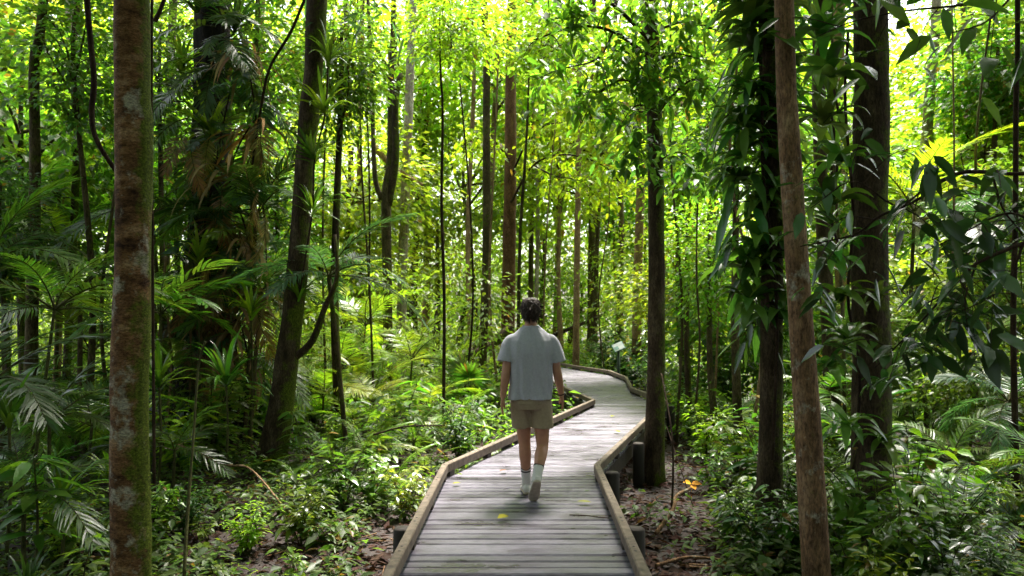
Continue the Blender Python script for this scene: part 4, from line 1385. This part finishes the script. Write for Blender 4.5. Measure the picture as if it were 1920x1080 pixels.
rs = random.Random(21)
cnt = 0
tries = 0
placed = []
while cnt < 96 and tries < 4000:
    tries += 1
    d = 7.0 + 17 * rs.random() ** 1.2
    px = rs.uniform(-60, 1980)
    h_ = rs.uniform(.5, 1.7) if d > 10 else rs.uniform(.35, .9)
    if blocked(px, d, h_, h_ * .55):
        continue
    if any(abs(px - a) < 46 and abs(d - b_) < 1.4 for a, b_ in placed):
        continue
    placed.append((px, d))
    right = px > 1100
    colr = rs.choice([MID, MID, BRIGHT, DARKG, BRIGHT] if d > 10 else [DARKG, MID, MID, BRIGHT])
    q = rs.random()
    if q < .5:
        shrub(px, d, h_, colr, SHRUB, 700 + cnt, 'shrub', 'small-leaved shrub', 'shrub', 'shrubs of the undergrowth')
    elif q < .78:
        shrub(px, d, h_, colr, SHRUB_L, 700 + cnt, 'broadleaf_shrub', 'broad-leaved shrub', 'shrub', 'shrubs of the undergrowth')
    else:
        shrub(px, d, h_ * 1.3, colr, SAPL, 700 + cnt, 'sapling', 'single-stemmed sapling', 'sapling', 'young saplings')
    cnt += 1
# those in the foreground corners, placed by hand
for i, (px, d, h_, colr, st, nm, noun, cat) in enumerate([
    (78, 6.6, 1.75, MID, SAPL, 'sapling', 'tall thin sapling', 'sapling'), (30, 5.6, .5, BRIGHT, HERB, 'herb', 'leafy herb', 'herb'), (160, 5.8, .9, MID, SAPL, 'sapling', 'single-stemmed sapling', 'sapling'),
    (330, 6.3, .9, MID, HERB, 'herb', 'leafy herb', 'herb'), (420, 6.6, 1.0, MID, HERB, 'herb', 'leafy herb', 'herb'), (500, 6.2, .9, BRIGHT, HERB, 'herb', 'leafy herb', 'herb'), (560, 6.9, 1.0, MID, HERB, 'herb', 'leafy herb', 'herb'), (470, 7.6, 1.0, BRIGHT, HERB, 'herb', 'leafy herb', 'herb'),
    (390, 7.9, .9, MID, HERB, 'herb', 'leafy herb', 'herb'), (610, 7.7, .9, MID, HERB, 'herb', 'leafy herb', 'herb'),
    (1590, 6.2, .85, MID, SHRUB_L, 'broadleaf_shrub', 'broad-leaved shrub', 'shrub'), (1690, 6.6, .95, MID, SHRUB_L, 'broadleaf_shrub', 'broad-leaved shrub', 'shrub'), (1640, 5.9, .6, BRIGHT, SHRUB_L, 'broadleaf_shrub', 'low broad-leaved shrub', 'shrub'),
    (1420, 6.9, .75, DARKG, SHRUB_L, 'broadleaf_shrub', 'broad-leaved shrub', 'shrub'), (1370, 7.6, .65, MID, SHRUB_L, 'broadleaf_shrub', 'low broad-leaved shrub', 'shrub'), (1760, 6.3, .7, DARKG, SHRUB_L, 'broadleaf_shrub', 'broad-leaved shrub', 'shrub'),
    (1850, 6.4, .6, DARKG, SHRUB, 'shrub', 'small-leaved shrub', 'shrub'), (1330, 9.8, .6, MID, SHRUB_L, 'broadleaf_shrub', 'low broad-leaved shrub', 'shrub'), (1320, 12.0, .9, BRIGHT, SHRUB, 'shrub', 'small-leaved shrub', 'shrub'),
    (1900, 5.7, .5, MID, HERB, 'herb', 'leafy herb', 'herb'), (1390, 5.9, .5, DARKG, HERB, 'herb', 'leafy herb', 'herb'), (1290, 15.2, 1.0, BRIGHT, SHRUB, 'shrub', 'small-leaved shrub', 'shrub'),
    (1150, 28.6, 2.0, DARKG, SHRUB_L, 'broadleaf_shrub', 'dense rounded shrub', 'shrub'), (1185, 26.8, 2.2, DARKG, SHRUB_L, 'broadleaf_shrub', 'dense rounded shrub', 'shrub'), (1236, 25.8, 1.6, DARKG, SHRUB_L, 'broadleaf_shrub', 'dense rounded shrub', 'shrub'),
    (1480, 7.0, .8, MID, SHRUB_L, 'broadleaf_shrub', 'broad-leaved shrub', 'shrub'), (1560, 7.2, 1.0, MID, SHRUB_L, 'broadleaf_shrub', 'broad-leaved shrub', 'shrub'), (1700, 7.8, 1.2, BRIGHT, SHRUB_L, 'broadleaf_shrub', 'broad-leaved shrub', 'shrub'), (1620, 6.9, 1.15, MID, SHRUB_L, 'broadleaf_shrub', 'broad-leaved shrub', 'shrub'),
    (1450, 9.2, 1.2, MID, SHRUB_L, 'broadleaf_shrub', 'broad-leaved shrub', 'shrub'), (1380, 10.5, 1.0, BRIGHT, SHRUB_L, 'broadleaf_shrub', 'broad-leaved shrub', 'shrub'), (250, 7.4, .8, MID, SHRUB_L, 'broadleaf_shrub', 'low broad-leaved shrub', 'shrub'), (100, 7.8, .8, DARKG, SHRUB_L, 'broadleaf_shrub', 'low broad-leaved shrub', 'shrub'),
    (1170, 27.5, 1.6, DARKG, SHRUB, 'shrub', 'dense rounded shrub', 'shrub'), (1195, 25.2, 1.3, DARKG, SHRUB, 'shrub', 'dense rounded shrub', 'shrub'), (1120, 30, 1.5, BLUE, SHRUB, 'shrub', 'dense rounded shrub', 'shrub'),
    (1075, 31.5, 1.4, BRIGHT, SHRUB, 'shrub', 'small-leaved shrub', 'shrub'), (925, 19, 1.1, MID, SHRUB, 'shrub', 'small-leaved shrub', 'shrub'), (880, 12.0, .5, MID, SHRUB_L, 'broadleaf_shrub', 'low broad-leaved shrub', 'shrub'),
]):
    shrub(px, d, h_, colr, st, 900 + i, nm, noun, cat, {'herb': 'low herbs in the foreground', 'sapling': 'young saplings'}.get(cat, 'shrubs of the undergrowth'))

# ------------------------------------------------------------------ branches that reach into the frame
def leafy_branch(mb, lmb, pts, r0, nl, L, w, r, templ='oval', twigs=6):
    p = smooth_path(pts, 24)
    tube(mb, p, np.linspace(r0, r0 * .25, 24), 7, rough=.12, seed=int(L * 100))
    ends = []
    for i in range(twigs):
        t = int(4 + 19 * (i + .5) / twigs)
        d = norm(r.normal(0, 1, 3) + np.array([0, -.2, -.15]))
        q = smooth_path([p[t], p[t] + d * L * 1.2 + np.array([0, 0, .03]), p[t] + d * L * 2.4 + np.array([0, 0, -.06])], 8)
        tube(mb, q, np.linspace(r0 * .35, .002, 8), 4, cap=False)
        ends += [q[3], q[5], q[7], q[7]]
    ends += [p[23], p[20], p[17]]
    ends = np.array(ends)
    idx = r.integers(0, len(ends), nl)
    d = r.normal(0, 1, (nl, 3)) * np.array([1, .8, .45]) + np.array([0, 0, -.45])
    ll = L * r.uniform(.6, 1.25, nl)
    pos = ends[idx] + norm(d) * .02 + r.normal(0, L * (.22 if nl < 100 else .5), (nl, 3))
    leaves(lmb, pos, d, np.array([0, 0, 1.0]) + r.normal(0, .4, (nl, 3)), ll, ll * w * r.uniform(.85, 1.2, nl), templ, r.uniform(.1, .5, nl))


def overhang(name, label, branches, colr, L, w, seed, mt=GLOSS, nl=40, twigs=6):
    b_ = Vector(P(*branches[0][0][0]))
    t = thing(name, b_, label, 'branch')
    r = np.random.default_rng(seed)
    bm_, lm_ = MB(), MB()
    for pts, r0 in branches:
        leafy_branch(bm_, lm_, [Vector(P(*q)) - b_ for q in pts], r0, nl, L, w, r, twigs=twigs)
    bm_.build('twig', VINE_M, t)
    lm_.build('foliage', mt, t, color=colr)
    return t


overhang('overhanging_branch', 'dark crooked branch with large shiny leaves reaching in from the right edge', [
    ([(2010, 322, 5.0), (1900, 326, 5.0), (1795, 325, 5.0), (1720, 375, 5.1), (1650, 405, 5.1), (1600, 440, 5.2), (1500, 462, 5.3)], .016),
    ([(1795, 325, 5.0), (1740, 350, 4.95), (1680, 385, 4.9), (1600, 340, 4.9), (1520, 390, 4.95)], .010),
    ([(1860, 326, 5.0), (1880, 390, 4.95), (1910, 430, 4.9), (1935, 470, 4.9)], .009)], (.032, .08, .02), .17, .42, 5, nl=36, twigs=7)
overhang('overhanging_branch', 'drooping dark branch with broad leaves at the lower right of the frame', [
    ([(2010, 420, 4.6), (1920, 455, 4.6), (1830, 495, 4.6), (1780, 545, 4.6), (1720, 610, 4.7), (1640, 690, 4.8)], .014),
    ([(1830, 495, 4.6), (1810, 560, 4.55), (1815, 620, 4.5)], .008),
    ([(1920, 455, 4.6), (1880, 540, 4.6), (1790, 590, 4.6)], .008),
    ([(1960, 430, 4.7), (1890, 400, 4.8), (1800, 440, 4.9), (1720, 480, 5.0)], .009)], (.03, .07, .018), .16, .45, 6, nl=46, twigs=8)
overhang('overhanging_branch', 'branch of large insect-holed leaves across the top right corner', [
    ([(2010, -40, 5.5), (1900, -10, 5.5), (1800, 10, 5.5), (1700, 20, 5.6), (1600, 40, 5.7), (1530, 70, 5.7)], .013),
    ([(1900, -10, 5.5), (1850, 40, 5.4), (1790, 60, 5.4), (1740, 70, 5.4)], .009),
    ([(2000, 60, 5.6), (1940, 120, 5.6), (1880, 160, 5.6)], .008)], (.055, .125, .02), .23, .47, 7, nl=15, twigs=4)
overhang('overhanging_branch', 'wide leafy branch spreading left from the top of the kerbside trunk', [
    ([(1222, 110, 10.3), (1150, 60, 9.9), (1080, 50, 9.6), (1000, 75, 9.5)], .03), ([(1222, 80, 10.3), (1150, 10, 9.9), (1080, -20, 9.6), (990, 0, 9.5)], .03),
    ([(1225, 180, 10.3), (1170, 150, 9.9), (1120, 180, 9.7), (1085, 240, 9.6)], .02), ([(1150, 60, 9.9), (1120, 110, 9.7), (1050, 130, 9.6), (1000, 150, 9.6)], .014),
    ([(1225, 200, 10.2), (1190, 200, 9.9), (1160, 240, 9.8)], .015), ([(1222, 150, 10.2), (1190, 110, 9.9), (1170, 90, 9.8)], .015)], (.085, .18, .018), .135, .48, 8, LEAF, 190, 14)
overhang('overhanging_branch', 'leafy branch spreading right from the top of the kerbside trunk', [
    ([(1228, 220, 10.3), (1260, 180, 9.9), (1300, 150, 9.8), (1340, 170, 9.8)], .02), ([(1222, 60, 10.3), (1290, 40, 10), (1350, 60, 9.9)], .02),
    ([(1226, 120, 10.2), (1260, 100, 9.9), (1310, 110, 9.8)], .02), ([(1222, 10, 10.2), (1250, -10, 9.9), (1300, 0, 9.8)], .02)], (.08, .17, .018), .135, .48, 12, LEAF, 170, 12)
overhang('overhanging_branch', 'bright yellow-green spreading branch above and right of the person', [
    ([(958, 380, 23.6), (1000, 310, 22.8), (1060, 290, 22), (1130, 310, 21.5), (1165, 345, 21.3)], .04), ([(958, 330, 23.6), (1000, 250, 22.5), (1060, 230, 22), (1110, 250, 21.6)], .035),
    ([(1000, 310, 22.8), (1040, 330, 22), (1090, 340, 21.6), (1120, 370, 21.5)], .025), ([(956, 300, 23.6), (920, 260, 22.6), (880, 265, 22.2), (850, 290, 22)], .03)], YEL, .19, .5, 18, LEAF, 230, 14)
overhang('overhanging_branch', 'small leafy spray hanging beside the kerbside trunk at mid height', [
    ([(1238, 300, 10.2), (1270, 285, 10), (1300, 300, 9.9), (1325, 330, 9.8)], .012), ([(1231, 270, 10.2), (1200, 270, 10), (1170, 300, 9.9)], .01)], (.05, .12, .02), .14, .5, 9, LEAF, 120, 8)
overhang('overhanging_branch', 'hanging pale-sheened palm-like spray at the top centre-left', [
    ([(600, -60, 12), (640, -20, 12), (680, 30, 12)], .012), ([(650, -40, 12), (700, 0, 12), (730, 50, 12)], .01)], BLUE, .30, .16, 10, PALM, 50, 6)

# ------------------------------------------------------------------ lianas, dead wood
def liana(name, pts, r0, r1, m_, label, sides=8, n=40, cat='liana'):
    w_ = [Vector(P(*q)) for q in pts]
    t = MB()
    b_ = w_[0]
    tube(t, smooth_path([p - b_ for p in w_], n), np.linspace(r0, r1, n), sides, rough=.12, seed=len(label))
    return tag(t.build(name, m_, None, b_), label, cat)


liana('liana', [(160, -40, 6.5), (168, 60, 6.5), (176, 150, 6.5), (172, 220, 6.5), (185, 270, 6.5), (225, 330, 6.6), (270, 380, 6.8)], .026, .018, VINE_M, 'dark bent vine dropping from the top beside the moss-banded trunk')
liana('liana', [(290, 40, 9), (300, 20, 9), (318, -30, 9)], .03, .02, VINE_M, 'short dark vine at the top right of the moss-banded trunk')
liana('liana', [(575, -10, 12.5), (545, 60, 12.5), (505, 130, 12.6), (488, 210, 12.7), (470, 330, 12.8)], .028, .02, VINE_M, 'reddish diagonal vine between the black and leaning trunks')
liana('liana', [(692, 560, 18), (693, 380, 18), (688, 220, 18), (675, 100, 18), (670, -20, 18)], .022, .02, VINE_M, 'thin vertical vine left of the forked grey trunk')
liana('liana', [(285, -20, 8), (284, 200, 8), (286, 500, 8), (288, 760, 8), (290, 1000, 8)], .014, .018, VINE_M, 'straight dark vine hugging the right of the moss-banded trunk')
liana('liana', [(345, 1080, 6.0), (352, 960, 6.2), (362, 830, 6.4), (372, 690, 6.6), (385, 640, 6.6)], .014, .008, STEM_M, 'green-edged leaning stem right of the moss-banded trunk foot', cat='stem')
liana('liana', [(300, 880, 12.5), (318, 740, 12.5), (322, 680, 12.5), (315, 600, 12.4), (306, 545, 12.5), (312, 480, 12.6)], .022, .02, BARK_TAN, 'pale looping root vine in front of the black hollow', cat='root')
liana('liana', [(302, 760, 12.6), (296, 650, 12.5), (303, 590, 12.5)], .012, .012, BARK_TAN, 'thin pale root strand left of the looping root', cat='root')
liana('liana', [(1305, 760, 13), (1312, 640, 13), (1306, 500, 13), (1310, 300, 13)], .02, .014, BARK_GREEN, 'thin greenish stem right of the kerbside trunk', cat='stem')
liana('liana', [(1258, 990, 8.6), (1262, 880, 8.8), (1258, 800, 9.0), (1240, 700, 9.6)], .014, .008, VINE_M, 'dark wiry stem rising beside the kerbside trunk foot', cat='stem')
liana('liana', [(1300, 950, 9.0), (1270, 860, 9.4), (1250, 800, 9.8)], .008, .005, VINE_M, 'thin dark twig arching over the bare litter', cat='stem')
liana('fallen_branch', [(1230, 1000, 7.7), (1262, 955, 8.0), (1268, 930, 8.4), (1295, 915, 8.8)], .022, .014, BARK_BROWN, 'curved brown dead branch on the litter right of the boardwalk', cat='dead branch')
liana('fallen_branch', [(1230, 1060, 6.8), (1290, 1045, 7.0), (1360, 1050, 7.0)], .018, .010, BARK_BROWN, 'long brown stick on the litter at the bottom right', cat='dead branch')
liana('fallen_branch', [(700, 275, 24), (740, 315, 24), (792, 348, 24)], .10, .06, BARK_TAN, 'pale dead limb leaning across behind the forked grey trunk', cat='dead branch')
liana('fallen_branch', [(330, 832, 10.5), (420, 870, 10), (470, 880, 9.6), (540, 960, 8.4)], .018, .01, BARK_TAN, 'long pale stick lying left of the leaning trunk foot', cat='dead branch')
liana('fallen_branch', [(700, 815, 10.5), (760, 800, 10.5), (830, 798, 10.6)], .014, .008, VINE_M, 'dark arched twig over ferns left of the boardwalk', cat='dead branch')
liana('fallen_log', [(790, 680, 22), (900, 660, 22.5), (960, 612, 23)], .16, .12, BARK_DARK, 'dark sloping fallen log behind the person on the left', 12, cat='log')
liana('fallen_log', [(1010, 640, 33), (1080, 612, 33), (1130, 590, 34)], .10, .05, VINE_M, 'dark fallen limb beyond the bend right of the person', 10, cat='log')

# ------------------------------------------------------------------ sign beyond the bend
sgp = Vector(((1160 - 960) / F * 24.5, 24.6, 0))
sg = thing('information_sign', (sgp.x, sgp.y, ground_z(sgp.x, sgp.y)), 'small slanted information sign on a dark post beyond the right kerb', 'sign')
z0 = sg.location.z
top_z = P(1160, 652, 24.6).z - z0
SIGNF = simple('sign_face', (.22, .25, .24), .55, .25, 9, 0)
SIGNI = simple('sign_picture', (.05, .13, .10), .55, .5, 30, 0)
SIGNB = simple('sign_frame', (.05, .16, .16), .5, .1, 20, .05)
SIGNP = simple('sign_post', (.02, .035, .035), .5, .1, 20, .05)
mb = MB()
tube(mb, [(0, 0, -.2), (0, 0, .4), (0, 0, top_z)], .045, 12)
mb.build('post', SIGNP, sg)
mb = MB()
box(mb, (-.17, 0, 0), (.17, 0, 0), .36, .03)
pn = link('panel', mb.mesh('panel', SIGNB), sg, (0, -.02, top_z + .03), None, (math.radians(38), math.radians(-24), 0))
mb = MB()
box(mb, (-.155, 0, .017), (.155, 0, .017), .33, .006, bev=.002)
mb.build('face', SIGNF, pn)
mb = MB()
box(mb, (-.14, -.05, .0215), (-.02, -.05, .0215), .16, .003, bev=.001)
mb.build('picture', SIGNI, pn)

# ------------------------------------------------------------------ leaves and twigs on the deck and litter
fr_ = random.Random(5)
for i, (px, py, L, colr, lbl) in enumerate([
    (945, 886, .09, (.30, .12, .06), 'reddish curled leaf on the deck left of the walking feet'), (951, 879, .06, (.03, .025, .02), 'dark curled leaf behind the reddish leaf on the deck'),
    (948, 922, .06, (.03, .025, .02), 'small dark leaf on the deck left of the raised shoe'), (945, 974, .11, (.45, .40, .04), 'yellow slender leaf on the planks before the person'),
    (1098, 946, .10, (.42, .42, .08), 'pale yellow leaf near the right kerb corner'), (1102, 925, .05, (.10, .18, .03), 'tiny green leaf by the right kerb corner'),
    (1158, 812, .13, (.50, .28, .04), 'orange-yellow leaf on the far planks beside the right kerb'), (1148, 783, .10, (.30, .32, .06), 'small olive leaf on the far planks'),
    (858, 910, .08, (.40, .38, .06), 'yellow leaf scrap at the left kerb corner'), (860, 893, .07, (.16, .2, .04), 'green leaf scrap against the left kerb'), (1025, 924, .05, (.05, .04, .03), 'small brown crumb of leaf right of the raised shoe'),
]):
    q = P(px, py, 1.0)
    dv_ = q - Vector((0, 0, CAMH))
    tt_ = (CAMH - .006) / -dv_.z
    w_ = Vector((0, 0, CAMH)) + dv_ * tt_
    mb = MB()
    a = fr_.uniform(0, 6.28)
    leaves(mb, [(-.5 * L * math.cos(a), -.5 * L * math.sin(a), .012)], [(math.cos(a), math.sin(a), .1)], [(fr_.uniform(-.2, .2), fr_.uniform(-.2, .2), 1)], L * 1.25, L * .65, 'oval', .05)
    tag(mb.build('fallen_leaf', DEAD, None, w_ + Vector((0, 0, .008)), colr), lbl, 'fallen leaf', 'fallen leaves on the deck')
mb = MB()
w_ = Vector(((1100 - 960) / F * 6.5, 6.5, .012))
tube(mb, smooth_path([(-.14, .06, 0), (0, .02, .004), (.1, -.02, .0), (.17, -.04, 0)], 12), .005, 6)
tag(mb.build('twig', VINE_M, None, w_), 'thin dark twig on the planks beside the right kerb', 'twig')
oc = gpt(1293, 9.6)
mb = MB()
r = np.random.default_rng(3)
leaves(mb, [(0, 0, .16), (0, 0, .16), (.01, 0, .14)], [(.8, -.3, .3), (-.8, -.2, .5), (.1, -.9, .1)], [(0, -.5, 1)] * 3, [.13, .12, .11], [.09, .09, .08], 'oval', .3)
mb.add(*[[(0, 0, 0), (.006, 0, 0), (.003, .005, .17)], [np.array([(0, 1, 2)])]], 0)
tag(mb.build('fallen_leaf', DEAD, None, oc, (.60, .26, .03)), 'bright orange curled leaf standing on the litter right of the boardwalk', 'fallen leaf')

# ------------------------------------------------------------------ stuff: litter, ground cover, thicket, canopy, far forest
def off_deck(x, y, m_=.12):
    L_ = np.interp(y, [p[0] for p in LE], [p[1] for p in LE])
    R_ = np.interp(y, [p[0] for p in RE], [p[1] for p in RE])
    return (y > 30) | (x < L_ - m_) | (x > R_ + m_)


def gz_np(x, y):
    return np.array([ground_z(a, b_) for a, b_ in zip(x, y)])


r = np.random.default_rng(11)
N = 34000
d = 4.2 + 16 * r.random(N) ** 1.6
px = r.uniform(-80, 2000, N)
x = (px - 960) / F * d
mb = MB()
pos = np.stack([x, d, gz_np(x, d) + r.uniform(.005, .045, N)], 1)
a = r.uniform(0, 6.28, N)
dr = np.stack([np.cos(a), np.sin(a), r.uniform(-.2, .45, N)], 1)
ll = r.uniform(.05, .15, N)
leaves(mb, pos, dr, np.array([0, 0, 1.0]) + r.normal(0, .35, (N, 3)), ll, ll * r.uniform(.35, .6, N), 'diamond', r.uniform(-.1, .4, N))
tag(mb.build('leaf_litter', DEAD, None, (0, 0, 0), (.040, .019, .012)), 'brown fallen leaves covering the forest floor', 'leaf litter', kind='stuff')
mb = MB()
for i in range(420):
    dd = 4.5 + 9 * r.random() ** 1.4
    xx = (r.uniform(0, 1950) - 960) / F * dd
    a = r.uniform(0, 6.28)
    L = r.uniform(.15, .7)
    z = ground_z(xx, dd) + .03
    e = np.array([math.cos(a), math.sin(a), 0]) * L / 2
    c = np.array([xx, dd, z])
    if not (off_deck(c[0] + e[0], c[1] + e[1]) and off_deck(c[0] - e[0], c[1] - e[1]) and off_deck(xx, dd)):
        continue
    tube(mb, smooth_path([c - e, c + r.normal(0, .04, 3) * np.array([1, 1, .3]), c + e + np.array([0, 0, r.uniform(0, .06)])], 6), r.uniform(.003, .009), 4, cap=False)
tag(mb.build('twig_litter', BARK_BROWN), 'thin dead twigs scattered over the forest floor', 'twigs', kind='stuff')


def cover(name, N, dmin, dmax, powr, hgt, L, nl, col, label, seed, templ='diamond', pxr=(-120, 2040), thin_right=True, mt=LEAF):
    r = np.random.default_rng(seed)
    d = dmin + (dmax - dmin) * r.random(N) ** powr
    px = r.uniform(*pxr, N)
    x = (px - 960) / F * d
    keep = off_deck(x, d, .30)
    # bare litter strips beside the deck
    bare = (px > 1150) & (px < 1335) & (d < 13) | (px > 650 + 8 * (d - 4)) & (px < 1150) & (d < 8.5)
    keep &= ~bare | (r.random(N) < .12)
    clump = np.array([mnoise.noise((a * .7, b_ * .7, seed)) for a, b_ in zip(x, d)])
    keep &= ~((px > 1105) & (px < 1222) & (d > 21.5) & (d < 26))
    keep &= clump > -.12 + .25 * (r.random(N) - .5)
    x, d = x[keep], d[keep]
    n_ = len(x)
    z = gz_np(x, d)
    hh = hgt * r.uniform(.3, 1.0, n_) * (1 + .8 * np.clip(clump[keep], 0, 1))
    k = np.repeat(np.arange(n_), nl)
    m_ = len(k)
    a = r.uniform(0, 6.28, m_)
    t = r.random(m_) ** .7
    rad = L * r.uniform(.1, .8, m_)
    pos = np.stack([x[k] + np.cos(a) * rad, d[k] + np.sin(a) * rad, z[k] + .03 + hh[k] * t], 1)
    dr = np.stack([np.cos(a), np.sin(a), r.uniform(-.35, .3, m_)], 1)
    ll = L * r.uniform(.55, 1.3, m_) * np.repeat(r.uniform(.6, 1.3, n_), nl)
    mb = MB()
    leaves(mb, pos, dr, np.array([0, 0, 1.0]) + r.normal(0, .3, (m_, 3)), ll, ll * np.repeat(r.uniform(.3, .58, n_), nl), templ, r.uniform(.05, .4, m_))
    return tag(mb.build(name, mt, None, (0, 0, 0), col), label, 'plants', kind='stuff')


cover('ground_cover', 4200, 5.0, 12.0, 1.1, .24, .105, 8, (.052, .092, .012), 'low leafy herbs carpeting the forest floor in the foreground', 31, 'oval', mt=HERBM)
cover('seedling_cover', 2600, 4.6, 13.0, 1.0, .40, .11, 7, (.065, .115, .018), 'paler seedlings scattered among the foreground herbs', 32, 'diamond')
cover('undergrowth', 7000, 12.0, 34.0, .9, .85, .15, 12, (.085, .16, .02), 'thick leafy undergrowth covering the forest floor beyond the foreground', 33)

r = np.random.default_rng(41)
mb = MB()
for i in range(2600):
    dd = r.uniform(17, 44)
    xx = (r.uniform(-150, 2070) - 960) / F * dd
    if not off_deck(xx, dd, 1.1) or (30 <= dd < 33 and -4 < xx < 2):
        continue
    if xx > 0 and dd < 27 and PX(xx, dd) < 1235:
        continue
    if xx < 2 and 960 < PX(xx, dd) < 1215 and dd < 31:
        continue
    k = 34
    zz = ground_z(xx, dd) + r.random() ** 1.6 * (1.2 + .10 * dd) + .2
    s = r.uniform(.25, .6)
    off = r.normal(0, 1, (k, 3)) * np.array([s, s, s * .5])
    ll = r.uniform(.09, .22, k)
    leaves(mb, np.array([xx, dd, zz]) + off, norm(off) + np.array([0, 0, -.3]), np.array([0, 0, 1.0]) + r.normal(0, .45, (k, 3)), ll, ll * .5, 'diamond', .2)
tag(mb.build('thicket', LEAF, None, (0, 0, 0), (.12, .185, .02)), 'bright leafy thicket between the distant trunks', 'thicket', kind='stuff')

# far forest beyond the individual trees
r = np.random.default_rng(51)
mb = MB()
for i in range(3400):
    dd = r.uniform(42, 74)
    xx = (r.uniform(-250, 2170) - 960) / F * dd
    zz = ground_z(xx, dd) + r.random() ** 1.5 * (24 + .12 * (dd - 44))
    if (1670 < PX(xx, dd) < 1790 and zz > 17) or (850 < PX(xx, dd) < 900 and zz > 21) or (1125 < PX(xx, dd) < 1160 and zz > 20):
        continue
    k = 46
    s = r.uniform(.7, 1.7)
    off = r.normal(0, 1, (k, 3)) * np.array([s, s, s * .5])
    ll = r.uniform(.28, .6, k)
    leaves(mb, np.array([xx, dd, zz]) + off, norm(off) + np.array([0, 0, -.3]), np.array([0, 0, 1.0]) + r.normal(0, .45, (k, 3)), ll, ll * .5, 'diamond', .2)
tag(mb.build('far_forest', LEAF, None, (0, 0, 0), (.14, .21, .024)), 'bright mass of far-off forest foliage closing the view', 'forest', kind='stuff')

# canopy added overhead, out of the frame, to shade the foreground; gaps light the path
r = np.random.default_rng(61)
mb = MB()


def canopy_clump(xx, dd, zz):
    k = 30
    s = r.uniform(.6, 1.15)
    off = r.normal(0, 1, (k, 3)) * np.array([s, s, s * .35])
    ll = r.uniform(.3, .6, k)
    leaves(mb, np.array([xx, dd, zz]) + off, norm(off) + np.array([0, 0, -.2]), np.array([0, 0, 1.0]) + r.normal(0, .4, (k, 3)), ll, ll * .55, 'diamond', .2)


for i in range(1150):                                  # unseen foliage behind and beside the viewpoint, added to block light
    an = r.uniform(.93 * math.pi, 2.07 * math.pi)
    rr = r.uniform(8, 16)
    xx, dd, zz = rr * math.cos(an) * 1.2, rr * math.sin(an), r.uniform(-.3, 14)
    if dd > 2.5:
        zz = max(zz, 1.6 + .43 * dd + 1.5)
    canopy_clump(xx, dd, zz)
for i in range(3400):
    dd = r.uniform(-14, 46)
    xx = r.uniform(-26, 26)
    zz = max(r.uniform(9.5, 15), 1.6 + .43 * dd + r.uniform(.8, 4))
    if dd > 3 and abs(xx - .7) < 1.3 + (.62 * max(0, dd - 8) if xx > .7 else 1.25 * max(0, dd - 10.5)):
        continue
    if dd > 14 and (abs(xx) < 15 or r.random() < .8):
        continue
    if xx < -7 and dd > 4 and r.random() < .85:
        continue
    canopy_clump(xx, dd, zz)
tag(mb.build('shade_canopy', LEAF, None, (0, 0, 0), (.045, .09, .014)), 'unseen leafy canopy added above the frame to shade the foreground', 'canopy', kind='stuff')

# ------------------------------------------------------------------ labels of the scattered plants
NAMED = sorted([(p, q) for p, q in LANDMARK if q])


def where(px, d):
    p, q = min(NAMED, key=lambda a: abs(a[0] - px))
    side = 'left of' if px < p - 8 else ('right of' if px > p + 8 else 'in line with')
    return f'{side} {q}'


first = {}
for rec in scattered:
    t, noun, tone, px, d, cat, group = rec
    first.setdefault((tone, noun, where(px, d)), []).append(rec)
for (tone, noun, w_), recs in first.items():
    recs.sort(key=lambda a: a[4])
    n_ = len(recs)
    for i, (t, _, _, px, d, cat, group) in enumerate(recs):
        pre = '' if n_ == 1 else (('nearer ', 'farther ')[i] if n_ == 2 else ('nearest ' if i == 0 else ('farthest ' if i == n_ - 1 else ('second-nearest ', 'third-nearest ', 'fourth-nearest ', 'fifth-nearest ')[min(i - 1, 3)])))
        lab = f'{pre}{tone} {noun} {w_}'
        dist = ' in the foreground' if d < 8 else ('' if d < 16 else ' farther back')
        tag(t, lab + dist if len((lab + dist).replace('-', ' ').split()) <= 16 else lab, cat, group)
